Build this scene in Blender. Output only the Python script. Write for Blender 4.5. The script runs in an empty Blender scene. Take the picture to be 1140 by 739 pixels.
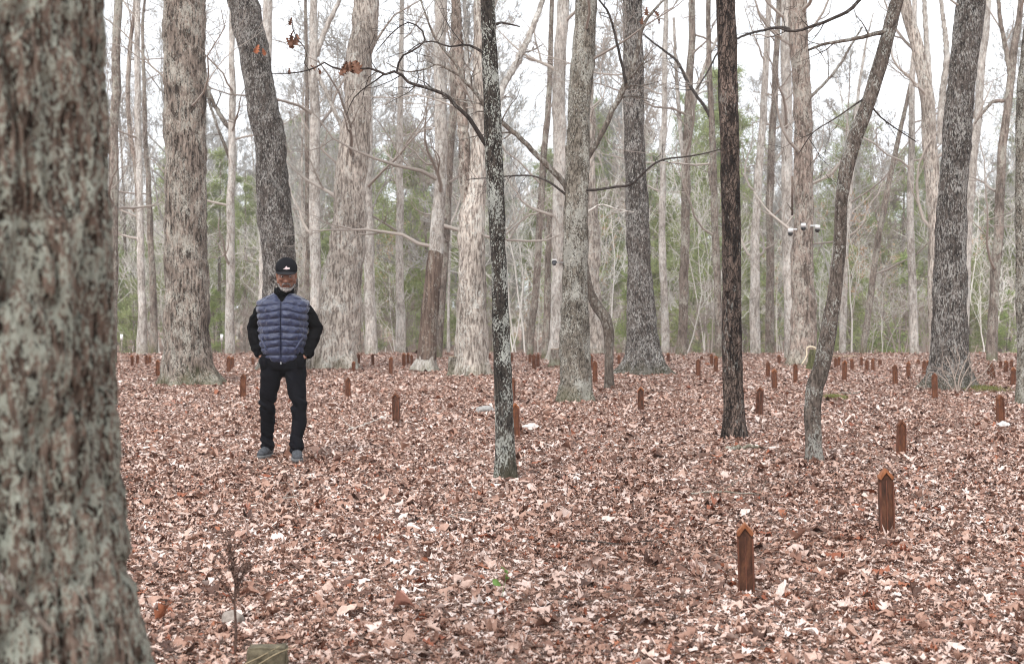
import bpy, bmesh, math, random
import numpy as np
from mathutils import Vector, Matrix

C = bpy.context.scene.collection
R = math.radians
F, CX, CY = 1583.0, 570.0, 369.5
CAMH, HOR = 1.38, 340.0
PITCH = math.atan((CY - HOR) / F)

# ------------------------------------------------------------------ placing
def terrain(x, y):
    x = np.asarray(x, float); y = np.asarray(y, float)
    z = 0.010*np.sin(x*0.9+1.3)*np.cos(y*0.7) + 0.008*np.sin(x*0.37+y*0.31+2.0) + 0.006*np.sin(x*2.3+y*1.9)
    near = np.clip((y-3)/4, 0, 1)
    z = z*near-.03
    t = np.clip((y-39.0)/30.0, 0, 1)
    z = z - 1.35*t*t*(3-2*t)
    return z + 0.006*np.clip(np.abs(x)-30, 0, 200)

def terr(x, y): return float(terrain(x, y))

def at(px, py, Y):
    """world point seen at a photo pixel, at distance Y in front of the camera"""
    u = (CY-py)/F; c, s = math.cos(PITCH), math.sin(PITCH)
    fy = c+s*u; fz = -s+c*u
    k = Y/fy
    return Vector(((px-CX)/F*k, Y, CAMH+fz*k))

def depth_of(py):
    """distance at which flat ground shows on photo row py"""
    u = (CY-py)/F; c, s = math.cos(PITCH), math.sin(PITCH)
    return -CAMH/(-s+c*u)*(c+s*u)

# ------------------------------------------------------------------ meshes
class MB:
    def __init__(self): self.v = []; self.q = []; self.n = 0
    def grid(self, P, closed=True):
        """P: rings x sides x 3"""
        m, k, _ = P.shape
        idx = np.arange(m*k).reshape(m, k)+self.n
        if closed:
            b = np.roll(idx, -1, axis=1)
            q = np.stack([idx[:-1], b[:-1], b[1:], idx[1:]], -1).reshape(-1, 4)
        else:
            q = np.stack([idx[:-1, :-1], idx[:-1, 1:], idx[1:, 1:], idx[1:, :-1]], -1).reshape(-1, 4)
        self.v.append(P.reshape(-1, 3)); self.q.append(q); self.n += m*k
    def tube(self, pts, rad, sides=6, cap=False, prof=None):
        P = np.asarray([tuple(p) for p in pts], float); r = np.asarray(rad, float)
        if cap:
            P = np.vstack([P[:1], P, P[-1:]]); r = np.concatenate([[1e-4], r, [1e-4]])
        d = np.gradient(P if not cap else P + np.linspace(0, 1e-6, len(P))[:, None], axis=0)
        if cap:
            d[0] = d[1] = P[2]-P[1]; d[-1] = d[-2] = P[-2]-P[-3]
        d /= np.linalg.norm(d, axis=1)[:, None]+1e-9
        ov = P[-1]-P[0]; ax = np.argmin(np.abs(ov)); ref = np.zeros(3); ref[ax] = 1
        u = np.cross(np.tile(ref, (len(P), 1)), d); u /= np.linalg.norm(u, axis=1)[:, None]+1e-9
        w = np.cross(d, u)
        a = np.linspace(0, 2*math.pi, sides, endpoint=False)
        rr = r[:, None]*np.ones((1, sides))
        if prof is not None: rr = prof(P, a, rr)
        G = P[:, None, :]+rr[..., None]*(np.cos(a)[None, :, None]*u[:, None, :]+np.sin(a)[None, :, None]*w[:, None, :])
        self.grid(G)
    def quads(self, V, Q):
        V = np.asarray(V, float); Q = np.asarray(Q, int)
        self.v.append(V); self.q.append(Q+self.n); self.n += len(V)
    def mesh(self, name, smooth=True):
        V = np.vstack(self.v); Q = np.vstack(self.q)
        me = bpy.data.meshes.new(name)
        me.vertices.add(len(V)); me.vertices.foreach_set('co', V.astype(np.float32).ravel())
        me.loops.add(Q.size); me.loops.foreach_set('vertex_index', Q.astype(np.int32).ravel())
        me.polygons.add(len(Q)); me.polygons.foreach_set('loop_start', np.arange(0, Q.size, 4, dtype=np.int32))
        me.polygons.foreach_set('loop_total', np.full(len(Q), 4, dtype=np.int32))
        me.polygons.foreach_set('use_smooth', np.full(len(Q), smooth))
        me.update(calc_edges=True); me.validate()
        return me

def link(name, me, mat=None, parent=None, loc=None):
    o = bpy.data.objects.new(name, me); C.objects.link(o)
    if mat is not None and me is not None and not me.materials: me.materials.append(mat)
    if parent is not None: o.parent = parent
    if loc is not None: o.location = loc
    return o

def tag(o, label=None, cat=None, group=None, kind=None):
    if label: o['label'] = label
    if cat: o['category'] = cat
    if group: o['group'] = group
    if kind: o['kind'] = kind
    return o

def empty(name, loc, label, cat, group=None, rz=0):
    o = link(name, None, loc=loc); o.rotation_euler = (0, 0, rz)
    o.empty_display_size = .2
    return tag(o, label, cat, group)

def bm_mesh(bm, name, smooth=False):
    bmesh.ops.recalc_face_normals(bm, faces=bm.faces)
    me = bpy.data.meshes.new(name); bm.to_mesh(me); bm.free()
    for p in me.polygons: p.use_smooth = smooth
    return me

def box_bm(bm, cx, cy, cz, sx, sy, sz, bev=0, rot=None):
    r = bmesh.ops.create_cube(bm, size=1)
    M = Matrix.Translation((cx, cy, cz)) @ (rot if rot else Matrix.Identity(4)) @ Matrix.Diagonal((sx, sy, sz, 1))
    bmesh.ops.transform(bm, matrix=M, verts=r['verts'])
    if bev:
        es = list({e for v in r['verts'] for e in v.link_edges})
        bmesh.ops.bevel(bm, geom=es, offset=bev, segments=2, affect='EDGES')

# lattice noise, periodic in u
_rng0 = np.random.RandomState(5)
_tab = _rng0.rand(512, 512)
def vnoise(u, v, per=512, off=0):
    iu = np.floor(u).astype(int); iv = np.floor(v).astype(int)
    fu = u-iu; fv = v-iv
    fu = fu*fu*(3-2*fu); fv = fv*fv*(3-2*fv)
    a = (iu % per+off) % 512; b = ((iu+1) % per+off) % 512
    c = (iv+off*7) % 512; d = (iv+1+off*7) % 512
    return ((_tab[a, c]*(1-fu)+_tab[b, c]*fu)*(1-fv)+(_tab[a, d]*(1-fu)+_tab[b, d]*fu)*fv)

# ------------------------------------------------------------------ materials
def new_mat(name):
    m = bpy.data.materials.new(name); m.use_nodes = True
    nt = m.node_tree; b = nt.nodes['Principled BSDF']
    b.inputs['Roughness'].default_value = .85
    b.inputs['Specular IOR Level'].default_value = .25
    return m, nt, b
def N(nt, t, **kw):
    n = nt.nodes.new(t)
    for k, v in kw.items():
        if k in n.inputs: n.inputs[k].default_value = v
        else: setattr(n, k, v)
    return n
def ramp(nt, fac, stops, interp='LINEAR'):
    r = nt.nodes.new('ShaderNodeValToRGB'); cr = r.color_ramp; cr.interpolation = interp
    while len(cr.elements) < len(stops): cr.elements.new(.5)
    for e, (p, c) in zip(cr.elements, stops): e.position = p; e.color = (*c, 1) if len(c) == 3 else c
    nt.links.new(fac, r.inputs[0]); return r
def mixc(nt, f, a, b):
    m = nt.nodes.new('ShaderNodeMix'); m.data_type = 'RGBA'
    for s, x in ((0, f), (6, a), (7, b)):
        if isinstance(x, (int, float)): m.inputs[s].default_value = x
        elif isinstance(x, tuple): m.inputs[s].default_value = (*x, 1)
        else: nt.links.new(x, m.inputs[s])
    return m.outputs[2]
def coords(nt, scale, kind='Object'):
    tc = nt.nodes.new('ShaderNodeTexCoord'); mp = nt.nodes.new('ShaderNodeMapping')
    oi = nt.nodes.new('ShaderNodeObjectInfo'); ad = N(nt, 'ShaderNodeVectorMath', operation='ADD')
    sc = N(nt, 'ShaderNodeMath', operation='MULTIPLY'); sc.inputs[1].default_value = 37.0
    nt.links.new(oi.outputs['Random'], sc.inputs[0])
    nt.links.new(tc.outputs[kind], ad.inputs[0]); nt.links.new(sc.outputs[0], ad.inputs[1])
    nt.links.new(ad.outputs[0], mp.inputs['Vector']); mp.inputs['Scale'].default_value = scale
    return mp.outputs[0]
def noise(nt, vec, scale, detail=6, rough=.6, dist=0, typ='FBM'):
    n = N(nt, 'ShaderNodeTexNoise'); n.noise_type = typ
    n.inputs['Scale'].default_value = scale; n.inputs['Detail'].default_value = detail
    n.inputs['Roughness'].default_value = rough; n.inputs['Distortion'].default_value = dist
    nt.links.new(vec, n.inputs['Vector']); return n.outputs[0]

def bark(name, ridge, furrow, lichen=(.42, .45, .38), patch=.5, fleck=.5, fs=14, stretch=.14, moss=0, bump=.6, plates=False, dist=.04, lsc=30, lz=.5, lp=3.2, lw=.7):
    m, nt, b = new_mat(name)
    v = coords(nt, (1, 1, stretch)); iso = coords(nt, (1, 1, .6))
    f = noise(nt, v, fs, 8, .72, .35)
    big = noise(nt, iso, 1.6, 3, .5)
    col = ramp(nt, f, [(.43, furrow), (.51, tuple((a*2+c)/3 for a, c in zip(ridge, furrow))), (.60, tuple(min(1, a*1.15) for a in ridge))]).outputs[0]
    hgt = f
    if plates:
        vo = N(nt, 'ShaderNodeTexVoronoi'); vo.feature = 'DISTANCE_TO_EDGE'; vo.inputs['Scale'].default_value = 30
        nz = noise(nt, iso, 14, 3, .6)
        v3 = coords(nt, (1, 1, .42)); am = N(nt, 'ShaderNodeVectorMath', operation='ADD'); nt.links.new(v3, am.inputs[0])
        sc = N(nt, 'ShaderNodeMath', operation='MULTIPLY'); sc.inputs[1].default_value = .12; nt.links.new(nz, sc.inputs[0]); nt.links.new(sc.outputs[0], am.inputs[1])
        nt.links.new(am.outputs[0], vo.inputs['Vector'])
        cr = ramp(nt, vo.outputs['Distance'], [(0, (.08, .08, .08)), (.10, (1, 1, 1))])
        col = mixc(nt, cr.outputs[0], furrow, col)
        hm = N(nt, 'ShaderNodeMath', operation='ADD'); nt.links.new(cr.outputs[0], hm.inputs[0]); nt.links.new(f, hm.inputs[1]); hgt = hm.outputs[0]
    # large tone changes of the bark
    tone = ramp(nt, big, [(.3, (.62, .6, .58)), (.7, (1.15, 1.12, 1.1))]).outputs[0]
    mu = N(nt, 'ShaderNodeMix'); mu.data_type = 'RGBA'; mu.blend_type = 'MULTIPLY'; mu.inputs[0].default_value = 1
    nt.links.new(col, mu.inputs[6]); nt.links.new(tone, mu.inputs[7]); col = mu.outputs[2]
    # crusty lichen: small flecks inside broad patches
    p = noise(nt, iso, lp, 4, .6, .6); q = noise(nt, coords(nt, (1, 1, lz)), lsc, 6, .7, .3)
    mm = N(nt, 'ShaderNodeMath', operation='MULTIPLY_ADD'); nt.links.new(p, mm.inputs[0]); mm.inputs[1].default_value = lw; nt.links.new(q, mm.inputs[2])
    lo = .5*lw+.67-.34*patch
    lf = ramp(nt, mm.outputs[0], [(lo, (0, 0, 0)), (lo+.022, (1, 1, 1))]).outputs[0]
    ls = N(nt, 'ShaderNodeMath', operation='MULTIPLY'); nt.links.new(lf, ls.inputs[0]); ls.inputs[1].default_value = fleck
    lv = ramp(nt, noise(nt, iso, 9, 3, .6), [(.35, tuple(x*.75 for x in lichen)), (.65, tuple(min(1, x*1.2) for x in lichen))]).outputs[0]
    col = mixc(nt, ls.outputs[0], col, lv)
    if moss:
        tc = nt.nodes.new('ShaderNodeTexCoord'); sp = nt.nodes.new('ShaderNodeSeparateXYZ'); nt.links.new(tc.outputs['Object'], sp.inputs[0])
        a1 = N(nt, 'ShaderNodeMath', operation='MULTIPLY'); a1.inputs[1].default_value = 1.1; nt.links.new(sp.outputs[2], a1.inputs[0])
        a2 = N(nt, 'ShaderNodeMath', operation='ADD'); nt.links.new(a1.outputs[0], a2.inputs[0]); nt.links.new(noise(nt, iso, 5, 5, .7), a2.inputs[1])
        mf = ramp(nt, a2.outputs[0], [(.45, (moss, moss, moss)), (.85, (0, 0, 0))]).outputs[0]
        col = mixc(nt, mf, col, (.10, .11, .035))
    nt.links.new(col, b.inputs['Base Color'])
    bp = N(nt, 'ShaderNodeBump'); bp.inputs['Strength'].default_value = bump; bp.inputs['Distance'].default_value = dist
    nt.links.new(hgt, bp.inputs['Height']); nt.links.new(bp.outputs[0], b.inputs['Normal'])
    b.inputs['Roughness'].default_value = .95; b.inputs['Specular IOR Level'].default_value = .15
    return m

M = {}
M['brown'] = bark('bark_brown', (.31, .255, .215), (.038, .029, .023), (.56, .54, .47), .40, .55, 26, .17, .5, 1, False, .06, 60, .4)
M['dark'] = bark('bark_dark', (.125, .105, .092), (.022, .018, .016), (.52, .50, .465), .41, .65, 30, .25, .25, 1, False, .06, 60, .28, 5, .35)
M['darkslim'] = bark('bark_dark_slim', (.085, .072, .062), (.022, .019, .017), (.50, .51, .46), .41, .75, 44, .35, .2, 1, False, .03, 80, .6, 6)
M['pale'] = bark('bark_pale', (.56, .505, .45), (.17, .14, .12), (.62, .62, .57), .3, .5, 24, .2, .35, .8)
M['palegrey'] = bark('bark_pale_grey', (.54, .505, .465), (.28, .25, .225), (.62, .615, .58), .4, .5, 20, .3, .4, .5)
M['pink'] = bark('bark_pinkish', (.36, .29, .25), (.11, .085, .07), (.50, .48, .42), .45, .5, 20, .25, .35, .8)
M['pine'] = bark('bark_pine', (.20, .15, .125), (.028, .021, .018), (.42, .42, .38), .1, .4, 16, .25, 0, 1, True, .05)
M['greygreen'] = bark('bark_lichened', (.23, .205, .17), (.055, .046, .036), (.45, .44, .39), .47, .75, 34, .4, .3, .9, False, .05, 58, .6, 4)
M['greybranch'] = bark('bark_branch', (.20, .17, .145), (.09, .075, .063), (.42, .42, .38), .4, .5, 30, .3, 0, .5)
M['dogleg'] = bark('bark_crooked', (.17, .14, .12), (.06, .048, .04), (.42, .42, .38), .37, .6, 40, .35, 0, .8, False, .04, 70, .6, 6)
M['sapbark'] = bark('bark_sapling', (.15, .125, .105), (.07, .055, .045), (.35, .34, .3), .3, .4, 40, .3, 0, .5)
M['darktwig'] = bark('bark_dark_twig', (.07, .058, .052), (.03, .025, .023), (.3, .3, .28), .1, .3, 30, .3, 0, .3)
M['near'] = bark('bark_near', (.27, .20, .16), (.024, .017, .012), (.44, .46, .385), .48, .8, 70, .16, 0, 1, False, .025, 125, .55, 20, .5)
M['brownthin'] = bark('bark_brown_thin', (.27, .225, .195), (.12, .095, .08), (.42, .42, .36), .4, .5, 22, .25, .6, .6)

def plain(name, col, var=.25, sc=8, rough=.85, bump=0, spec=.25, island=False):
    m, nt, b = new_mat(name)
    v = coords(nt, (1, 1, 1))
    f = noise(nt, v, sc, 5, .6)
    lo = tuple(c*(1-var) for c in col); hi = tuple(min(1, c*(1+var)) for c in col)
    o = ramp(nt, f, [(.3, lo), (.7, hi)]).outputs[0]
    if island:
        g = nt.nodes.new('ShaderNodeNewGeometry')
        o2 = ramp(nt, g.outputs['Random Per Island'], [(0, tuple(c*.5 for c in col)), (1, tuple(min(1, c*1.5) for c in col))]).outputs[0]
        o = mixc(nt, .6, o, o2)
    nt.links.new(o, b.inputs['Base Color']); b.inputs['Roughness'].default_value = rough
    b.inputs['Specular IOR Level'].default_value = spec
    if bump:
        bp = N(nt, 'ShaderNodeBump'); bp.inputs['Strength'].default_value = bump; bp.inputs['Distance'].default_value = .01
        nt.links.new(f, bp.inputs['Height']); nt.links.new(bp.outputs[0], b.inputs['Normal'])
    return m

def twig_mat(name, a, bcol):
    m, nt, b = new_mat(name)
    oi = nt.nodes.new('ShaderNodeObjectInfo')
    o = ramp(nt, oi.outputs['Random'], [(0, a), (1, bcol)]).outputs[0]
    nt.links.new(o, b.inputs['Base Color']); return m
M['twigs'] = twig_mat('twigs_far', (.52, .49, .445), (.72, .685, .63))
M['twigs_crown'] = twig_mat('twigs_crown', (.27, .255, .235), (.45, .43, .40))
M['twigs_brown'] = twig_mat('twigs_brown', (.27, .23, .20), (.44, .385, .34))

# fallen leaves: one colour per leaf, weathered by a faint mottling
def leaf_material():
    m, nt, b = new_mat('fallen_leaf')
    g = nt.nodes.new('ShaderNodeNewGeometry')
    r = ramp(nt, g.outputs['Random Per Island'], [
        (0, (.07, .038, .028)), (.10, (.14, .075, .053)), (.24, (.24, .135, .098)), (.40, (.36, .225, .17)), (.54, (.46, .315, .25)),
        (.68, (.56, .425, .36)), (.82, (.65, .54, .485)), (.945, (.74, .665, .62)), (.965, (.26, .085, .045)), (1, (.32, .13, .07))])
    v = coords(nt, (1, 1, 1)); f = noise(nt, v, 55, 4, .6)
    t = ramp(nt, f, [(.3, (.72, .68, .66)), (.65, (1.08, 1.06, 1.05))]).outputs[0]
    # patches of ground where the litter is redder or paler
    p = ramp(nt, noise(nt, v, .55, 4, .6), [(.35, (.86, .77, .73)), (.65, (1.08, 1.07, 1.08))]).outputs[0]
    c = r.outputs[0]
    for x in (t, p):
        mu = N(nt, 'ShaderNodeMix'); mu.data_type = 'RGBA'; mu.blend_type = 'MULTIPLY'; mu.inputs[0].default_value = 1
        nt.links.new(c, mu.inputs[6]); nt.links.new(x, mu.inputs[7]); c = mu.outputs[2]
    nt.links.new(c, b.inputs['Base Color'])
    b.inputs['Roughness'].default_value = .6; b.inputs['Specular IOR Level'].default_value = .3
    bp = N(nt, 'ShaderNodeBump'); bp.inputs['Strength'].default_value = .35; bp.inputs['Distance'].default_value = .004
    nt.links.new(f, bp.inputs['Height']); nt.links.new(bp.outputs[0], b.inputs['Normal'])
    return m
M['leaf'] = leaf_material()
M['deadleaf'] = plain('dead_leaf_brown', (.15, .07, .042), .4, 30, .6)
M['orangeleaf'] = plain('dead_leaf_orange', (.42, .14, .06), .4, 30, .6)

def ground_material():
    m, nt, b = new_mat('forest_floor')
    v = coords(nt, (1, 1, 1))
    vo = N(nt, 'ShaderNodeTexVoronoi'); vo.inputs['Scale'].default_value = 26; vo.inputs['Randomness'].default_value = 1
    am = N(nt, 'ShaderNodeVectorMath', operation='ADD'); nz = N(nt, 'ShaderNodeTexNoise'); nz.inputs['Scale'].default_value = 9
    nt.links.new(v, nz.inputs['Vector']); nt.links.new(v, am.inputs[0])
    sc = N(nt, 'ShaderNodeVectorMath', operation='SCALE'); sc.inputs['Scale'].default_value = .12; nt.links.new(nz.outputs['Color'], sc.inputs[0]); nt.links.new(sc.outputs[0], am.inputs[1])
    nt.links.new(am.outputs[0], vo.inputs['Vector'])
    sp = nt.nodes.new('ShaderNodeSeparateColor'); nt.links.new(vo.outputs['Color'], sp.inputs[0])
    r = ramp(nt, sp.outputs[0], [(0, (.09, .052, .04)), (.3, (.20, .12, .088)), (.6, (.32, .21, .16)), (1, (.48, .36, .30))])
    nt.links.new(r.outputs[0], b.inputs['Base Color'])
    bp = N(nt, 'ShaderNodeBump'); bp.inputs['Strength'].default_value = .8; bp.inputs['Distance'].default_value = .02
    nt.links.new(sp.outputs[1], bp.inputs['Height']); nt.links.new(bp.outputs[0], b.inputs['Normal'])
    return m
M['ground'] = ground_material()

def needle_material(name, a, c):
    m, nt, b = new_mat(name)
    g = nt.nodes.new('ShaderNodeNewGeometry')
    o = ramp(nt, g.outputs['Random Per Island'], [(0, a), (1, c)]).outputs[0]
    nt.links.new(o, b.inputs['Base Color']); b.inputs['Roughness'].default_value = .6
    tr = nt.nodes.new('ShaderNodeBsdfTranslucent'); nt.links.new(o, tr.inputs[0])
    mx = nt.nodes.new('ShaderNodeMixShader'); mx.inputs[0].default_value = .3
    nt.links.new(b.outputs[0], mx.inputs[1]); nt.links.new(tr.outputs[0], mx.inputs[2])
    nt.links.new(mx.outputs[0], nt.nodes['Material Output'].inputs[0])
    return m
M['needles'] = needle_material('pine_needles', (.18, .22, .09), (.42, .46, .22))
M['needles2'] = needle_material('young_needles', (.19, .25, .09), (.42, .50, .20))
M['beech'] = needle_material('dry_beech_leaves', (.34, .21, .13), (.55, .38, .26))
M['green'] = needle_material('seedling_green', (.10, .20, .04), (.22, .36, .10))

# ------------------------------------------------------------------ ground
def axis(lo, hi, core_lo, core_hi, step, grow=1.25):
    a = list(np.arange(core_lo, core_hi, step)); s = step
    x = core_lo; L = []
    while x > lo: s *= grow; x -= s; L.append(x)
    s = step; x = a[-1]; H = []
    while x < hi: s *= grow; x += s; H.append(x)
    return np.array(L[::-1]+a+H)
gx = axis(-400, 400, -30, 30, .35); gy = axis(-60, 700, 2, 75, .35)
X, Y = np.meshgrid(gx, gy)
mb = MB(); mb.grid(np.stack([X, Y, terrain(X, Y)-.01], -1), closed=False)
gm = mb.mesh('ground'); tag(link('ground', gm, M['ground']), kind='structure')

# ------------------------------------------------------------------ leaf litter
def litter():
    rng = np.random.RandomState(11)
    mb = MB()
    prof_oak = {7: [.08, .6, .3, 1, .4, .85, .06], 9: [.06, .42, .2, .75, .3, 1, .42, .8, .05], 5: [.1, .75, .45, 1, .15], 3: [.2, 1, .15]}
    prof_oval = {7: [.05, .5, .85, 1, .9, .6, .04], 9: [.04, .35, .66, .88, 1, .98, .8, .48, .03], 5: [.05, .7, 1, .75, .03], 3: [.1, 1, .1]}
    bands = [(3.6, 8.2, 2800, 7), (8.2, 12.5, 2700, 5), (12.5, 22, 1700, 3), (22, 31, 900, 3), (31, 47, 450, 3)]
    for y0, y1, dens, n in bands:
        k0, k1 = .40, 2.0
        area = k0*(y1**2-y0**2)+2*k1*(y1-y0)
        cnt = int(area*dens)
        # sample y with density growing with the wedge's width
        u = rng.rand(cnt*2); y = y0+(y1-y0)*u
        keep = rng.rand(cnt*2) < (k0*y+k1)/(k0*y1+k1); y = y[keep][:cnt]; cnt = len(y)
        x = (rng.rand(cnt)*2-1)*(k0*y+k1)
        for kind in (0, 1):
            sel = (rng.rand(cnt) < .5) if kind == 0 else ~sel
            xs, ys = x[sel], y[sel]; c = len(xs)
            w = np.array((prof_oak if kind == 0 else prof_oval)[n])
            t = np.linspace(0, 1, n); s = np.array([-1, -.5, 0, .5, 1.]) if n == 7 else np.array([-1, 0, 1.]); m = len(s)
            L = np.clip(rng.lognormal(math.log(.030 if kind == 0 else .024), .42, c), .014, .12); L = np.where(rng.rand(c) < .012, rng.uniform(.06, .12, c), L)
            if y0 > 20: L *= 1.15
            wid = (.34 if kind == 0 else .27)*rng.uniform(.7, 1.15, c)
            bend = rng.normal(0, .5, c); curl = rng.normal(.2, .8, c); twist = rng.normal(0, .6, c)
            T = (t-.5)[None, :, None]; S = s[None, None, :]; Wd = w[None, :, None]
            jit = 1+.3*rng.randn(c, n, m)*(np.abs(S) > .9)
            if m == 5: jit[:, :, 1] = jit[:, :, 0]; jit[:, :, 3] = jit[:, :, 4]
            lx = (T+0*S+.10*np.abs(S)*Wd*(1 if kind == 0 else 0))*L[:, None, None]*np.ones((c, 1, 1))
            ly = S*Wd*wid[:, None, None]*L[:, None, None]*jit
            lz = (bend[:, None, None]*(T**2)*1.2+curl[:, None, None]*(Wd*np.abs(S))**2*wid[:, None, None]
                  + twist[:, None, None]*T*S*Wd*wid[:, None, None])*L[:, None, None]
            lz = lz+rng.randn(c, n, m)*(.03 if m == 5 else .018)*L[:, None, None]
            P = np.stack([lx*np.ones_like(ly), ly, lz], -1).reshape(c, -1, 3)
            yaw = rng.rand(c)*2*math.pi; pi_ = rng.normal(0, .20, c); ro = rng.normal(0, .24, c)
            up = rng.rand(c) < .06; pi_ = np.where(up, rng.normal(0, .55, c), pi_); ro = np.where(up, rng.normal(0, .8, c), ro)
            cy_, sy_ = np.cos(yaw), np.sin(yaw); cp, sp = np.cos(pi_), np.sin(pi_); cr, sr = np.cos(ro), np.sin(ro)
            O = np.zeros(c); I = np.ones(c)
            Rz = np.stack([cy_, -sy_, O, sy_, cy_, O, O, O, I], -1).reshape(c, 3, 3)
            Ry = np.stack([cp, O, sp, O, I, O, -sp, O, cp], -1).reshape(c, 3, 3)
            Rx = np.stack([I, O, O, O, cr, -sr, O, sr, cr], -1).reshape(c, 3, 3)
            P = np.einsum('cij,cnj->cni', Rz@Ry@Rx, P)
            zmin = P[..., 2].min(1)
            # heaps and hollows in the litter
            heap = np.maximum(0, vnoise(xs*1.7+40, ys*1.7, off=3)-.35)*.04
            base = terrain(xs, ys)+heap-zmin*.6+rng.rand(c)*.020
            P += np.stack([xs, ys, base], -1)[:, None, :]
            idx = np.arange(n*m).reshape(n, m)
            q = np.stack([idx[:-1, :-1], idx[:-1, 1:], idx[1:, 1:], idx[1:, :-1]], -1).reshape(-1, 4)
            Q = (q[None]+(np.arange(c)*n*m)[:, None, None]).reshape(-1, 4)
            mb.quads(P.reshape(-1, 3), Q)
    return mb.mesh('leaf_litter')
tag(link('leaf_litter', litter(), M['leaf']), 'dry tan, pinkish and russet fallen leaves covering the forest floor', 'fallen leaves', kind='stuff')

# ------------------------------------------------------------------ trees
def smooth_path(P, r, step):
    P = np.array([tuple(p) for p in P], float); r = np.array(r, float)
    s = np.concatenate([[0], np.cumsum(np.linalg.norm(np.diff(P, axis=0), axis=1))])
    n = max(4, int(s[-1]/step)+1); q = np.linspace(0, s[-1], n)
    # Catmull-Rom through the traced points
    def cr(V):
        m = np.gradient(V, s, axis=0) if V.ndim == 1 else np.stack([np.gradient(V[:, i], s) for i in range(V.shape[1])], -1)
        i = np.clip(np.searchsorted(s, q, side='right')-1, 0, len(s)-2)
        h = (s[i+1]-s[i]); t = (q-s[i])/h
        if V.ndim > 1: h = h[:, None]; t = t[:, None]
        return (2*t**3-3*t**2+1)*V[i]+(t**3-2*t**2+t)*h*m[i]+(-2*t**3+3*t**2)*V[i+1]+(t**3-t**2)*h*m[i+1]
    return cr(P), np.maximum(np.interp(q, s, r), .0015)

def rough_prof(seed, roots=0, nroot=5, rough=.04, z0=0):
    def f(P, a, rr):
        zz = P[:, 2:3]-z0
        n = vnoise(a[None, :]/(2*math.pi)*7*np.ones_like(zz), zz*2.2+0*a[None, :], 7, seed % 60)-.5
        n2 = vnoise(a[None, :]/(2*math.pi)*22*np.ones_like(zz), zz*9+0*a[None, :], 22, (seed+13) % 60)-.5
        out = rr*(1+rough*2*n+rough*1.6*n2)
        if roots:
            lob = .5+.5*np.cos(a[None, :]*nroot+seed+.6*np.sin(a[None, :]*2+seed))
            out = out*(1+roots*np.exp(-np.maximum(zz, 0)/.22)*lob**2)
        return out
    return f

def grow(mb, p, d, r, L, lvl, rng, sides=(5, 4, 3, 3), up=.12, kids=(7, 5, 4), wob=.22, rmin=.004, out=None):
    n = (7, 6, 4, 3)[min(lvl, 3)]
    pts = [np.array(p)]; dd = np.array(d, float); dd /= np.linalg.norm(dd)
    for i in range(n):
        dd = dd+rng.normal(0, wob, 3)*(.7 if lvl == 0 else 1); dd[2] += up
        dd /= np.linalg.norm(dd); pts.append(pts[-1]+dd*L/n)
    rad = np.linspace(r, max(rmin*.7, r*.25), n+1)
    mb.tube(pts, rad, sides[min(lvl, 3)])
    if lvl >= len(kids): return
    for k in range(kids[lvl]):
        t = rng.uniform(.2, 1)*n; i = min(int(t), n-1); f = t-i
        q = pts[i]*(1-f)+pts[i+1]*f; rr = rad[i]*(1-f)+rad[i+1]*f
        base = pts[i+1]-pts[i]; base = base/np.linalg.norm(base)
        side = rng.normal(0, 1, 3); side -= base*side.dot(base); side /= np.linalg.norm(side)+1e-6
        ang = rng.uniform(.45, 1.1)
        nd = base*math.cos(ang)+side*math.sin(ang)
        grow(mb, q, nd, max(rmin, rr*rng.uniform(.45, .7)), L*rng.uniform(.38, .62)*(1-.3*t/n), lvl+1, rng, sides, up, kids, wob, rmin)

FEATURED = {}
def px_branch(root, Y, pts, mat, name='branch', dz=0, Yend=None, twig=True, seed=0, sides=7, twn=6, twl=.35):
    """pts: (px, py, width px); becomes a child in the root's own space"""
    o = Vector(root.location); n = len(pts)
    P = []; r = []
    for i, (x, y, w) in enumerate(pts):
        yy = Y+(Yend-Y)*i/(n-1) if Yend is not None else Y
        p = at(x, y, yy)-o; P.append(p); r.append(max(w*.5*yy/F, .0028))
    pp, rr = smooth_path(P, r, .07)
    rng = np.random.RandomState(seed+77)
    pp = pp+rng.normal(0, .12, pp.shape)*rr[:, None]
    mb = MB(); mb.tube(pp, rr, sides)
    if twig:
        for k in range(twn):
            i = rng.randint(len(pp)//4, len(pp)-1)
            d = pp[i+1]-pp[i]; d /= np.linalg.norm(d); sd = rng.normal(0, 1, 3); sd -= d*sd.dot(d); sd /= np.linalg.norm(sd)
            grow(mb, pp[i], d*.6+sd, max(rr[i]*.45, .0025), twl*rng.uniform(.5, 1.5), 2, rng, rmin=.0022, kids=(3, 3, 3), up=.05)
    return link(name, mb.mesh(name), mat, root)

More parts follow.
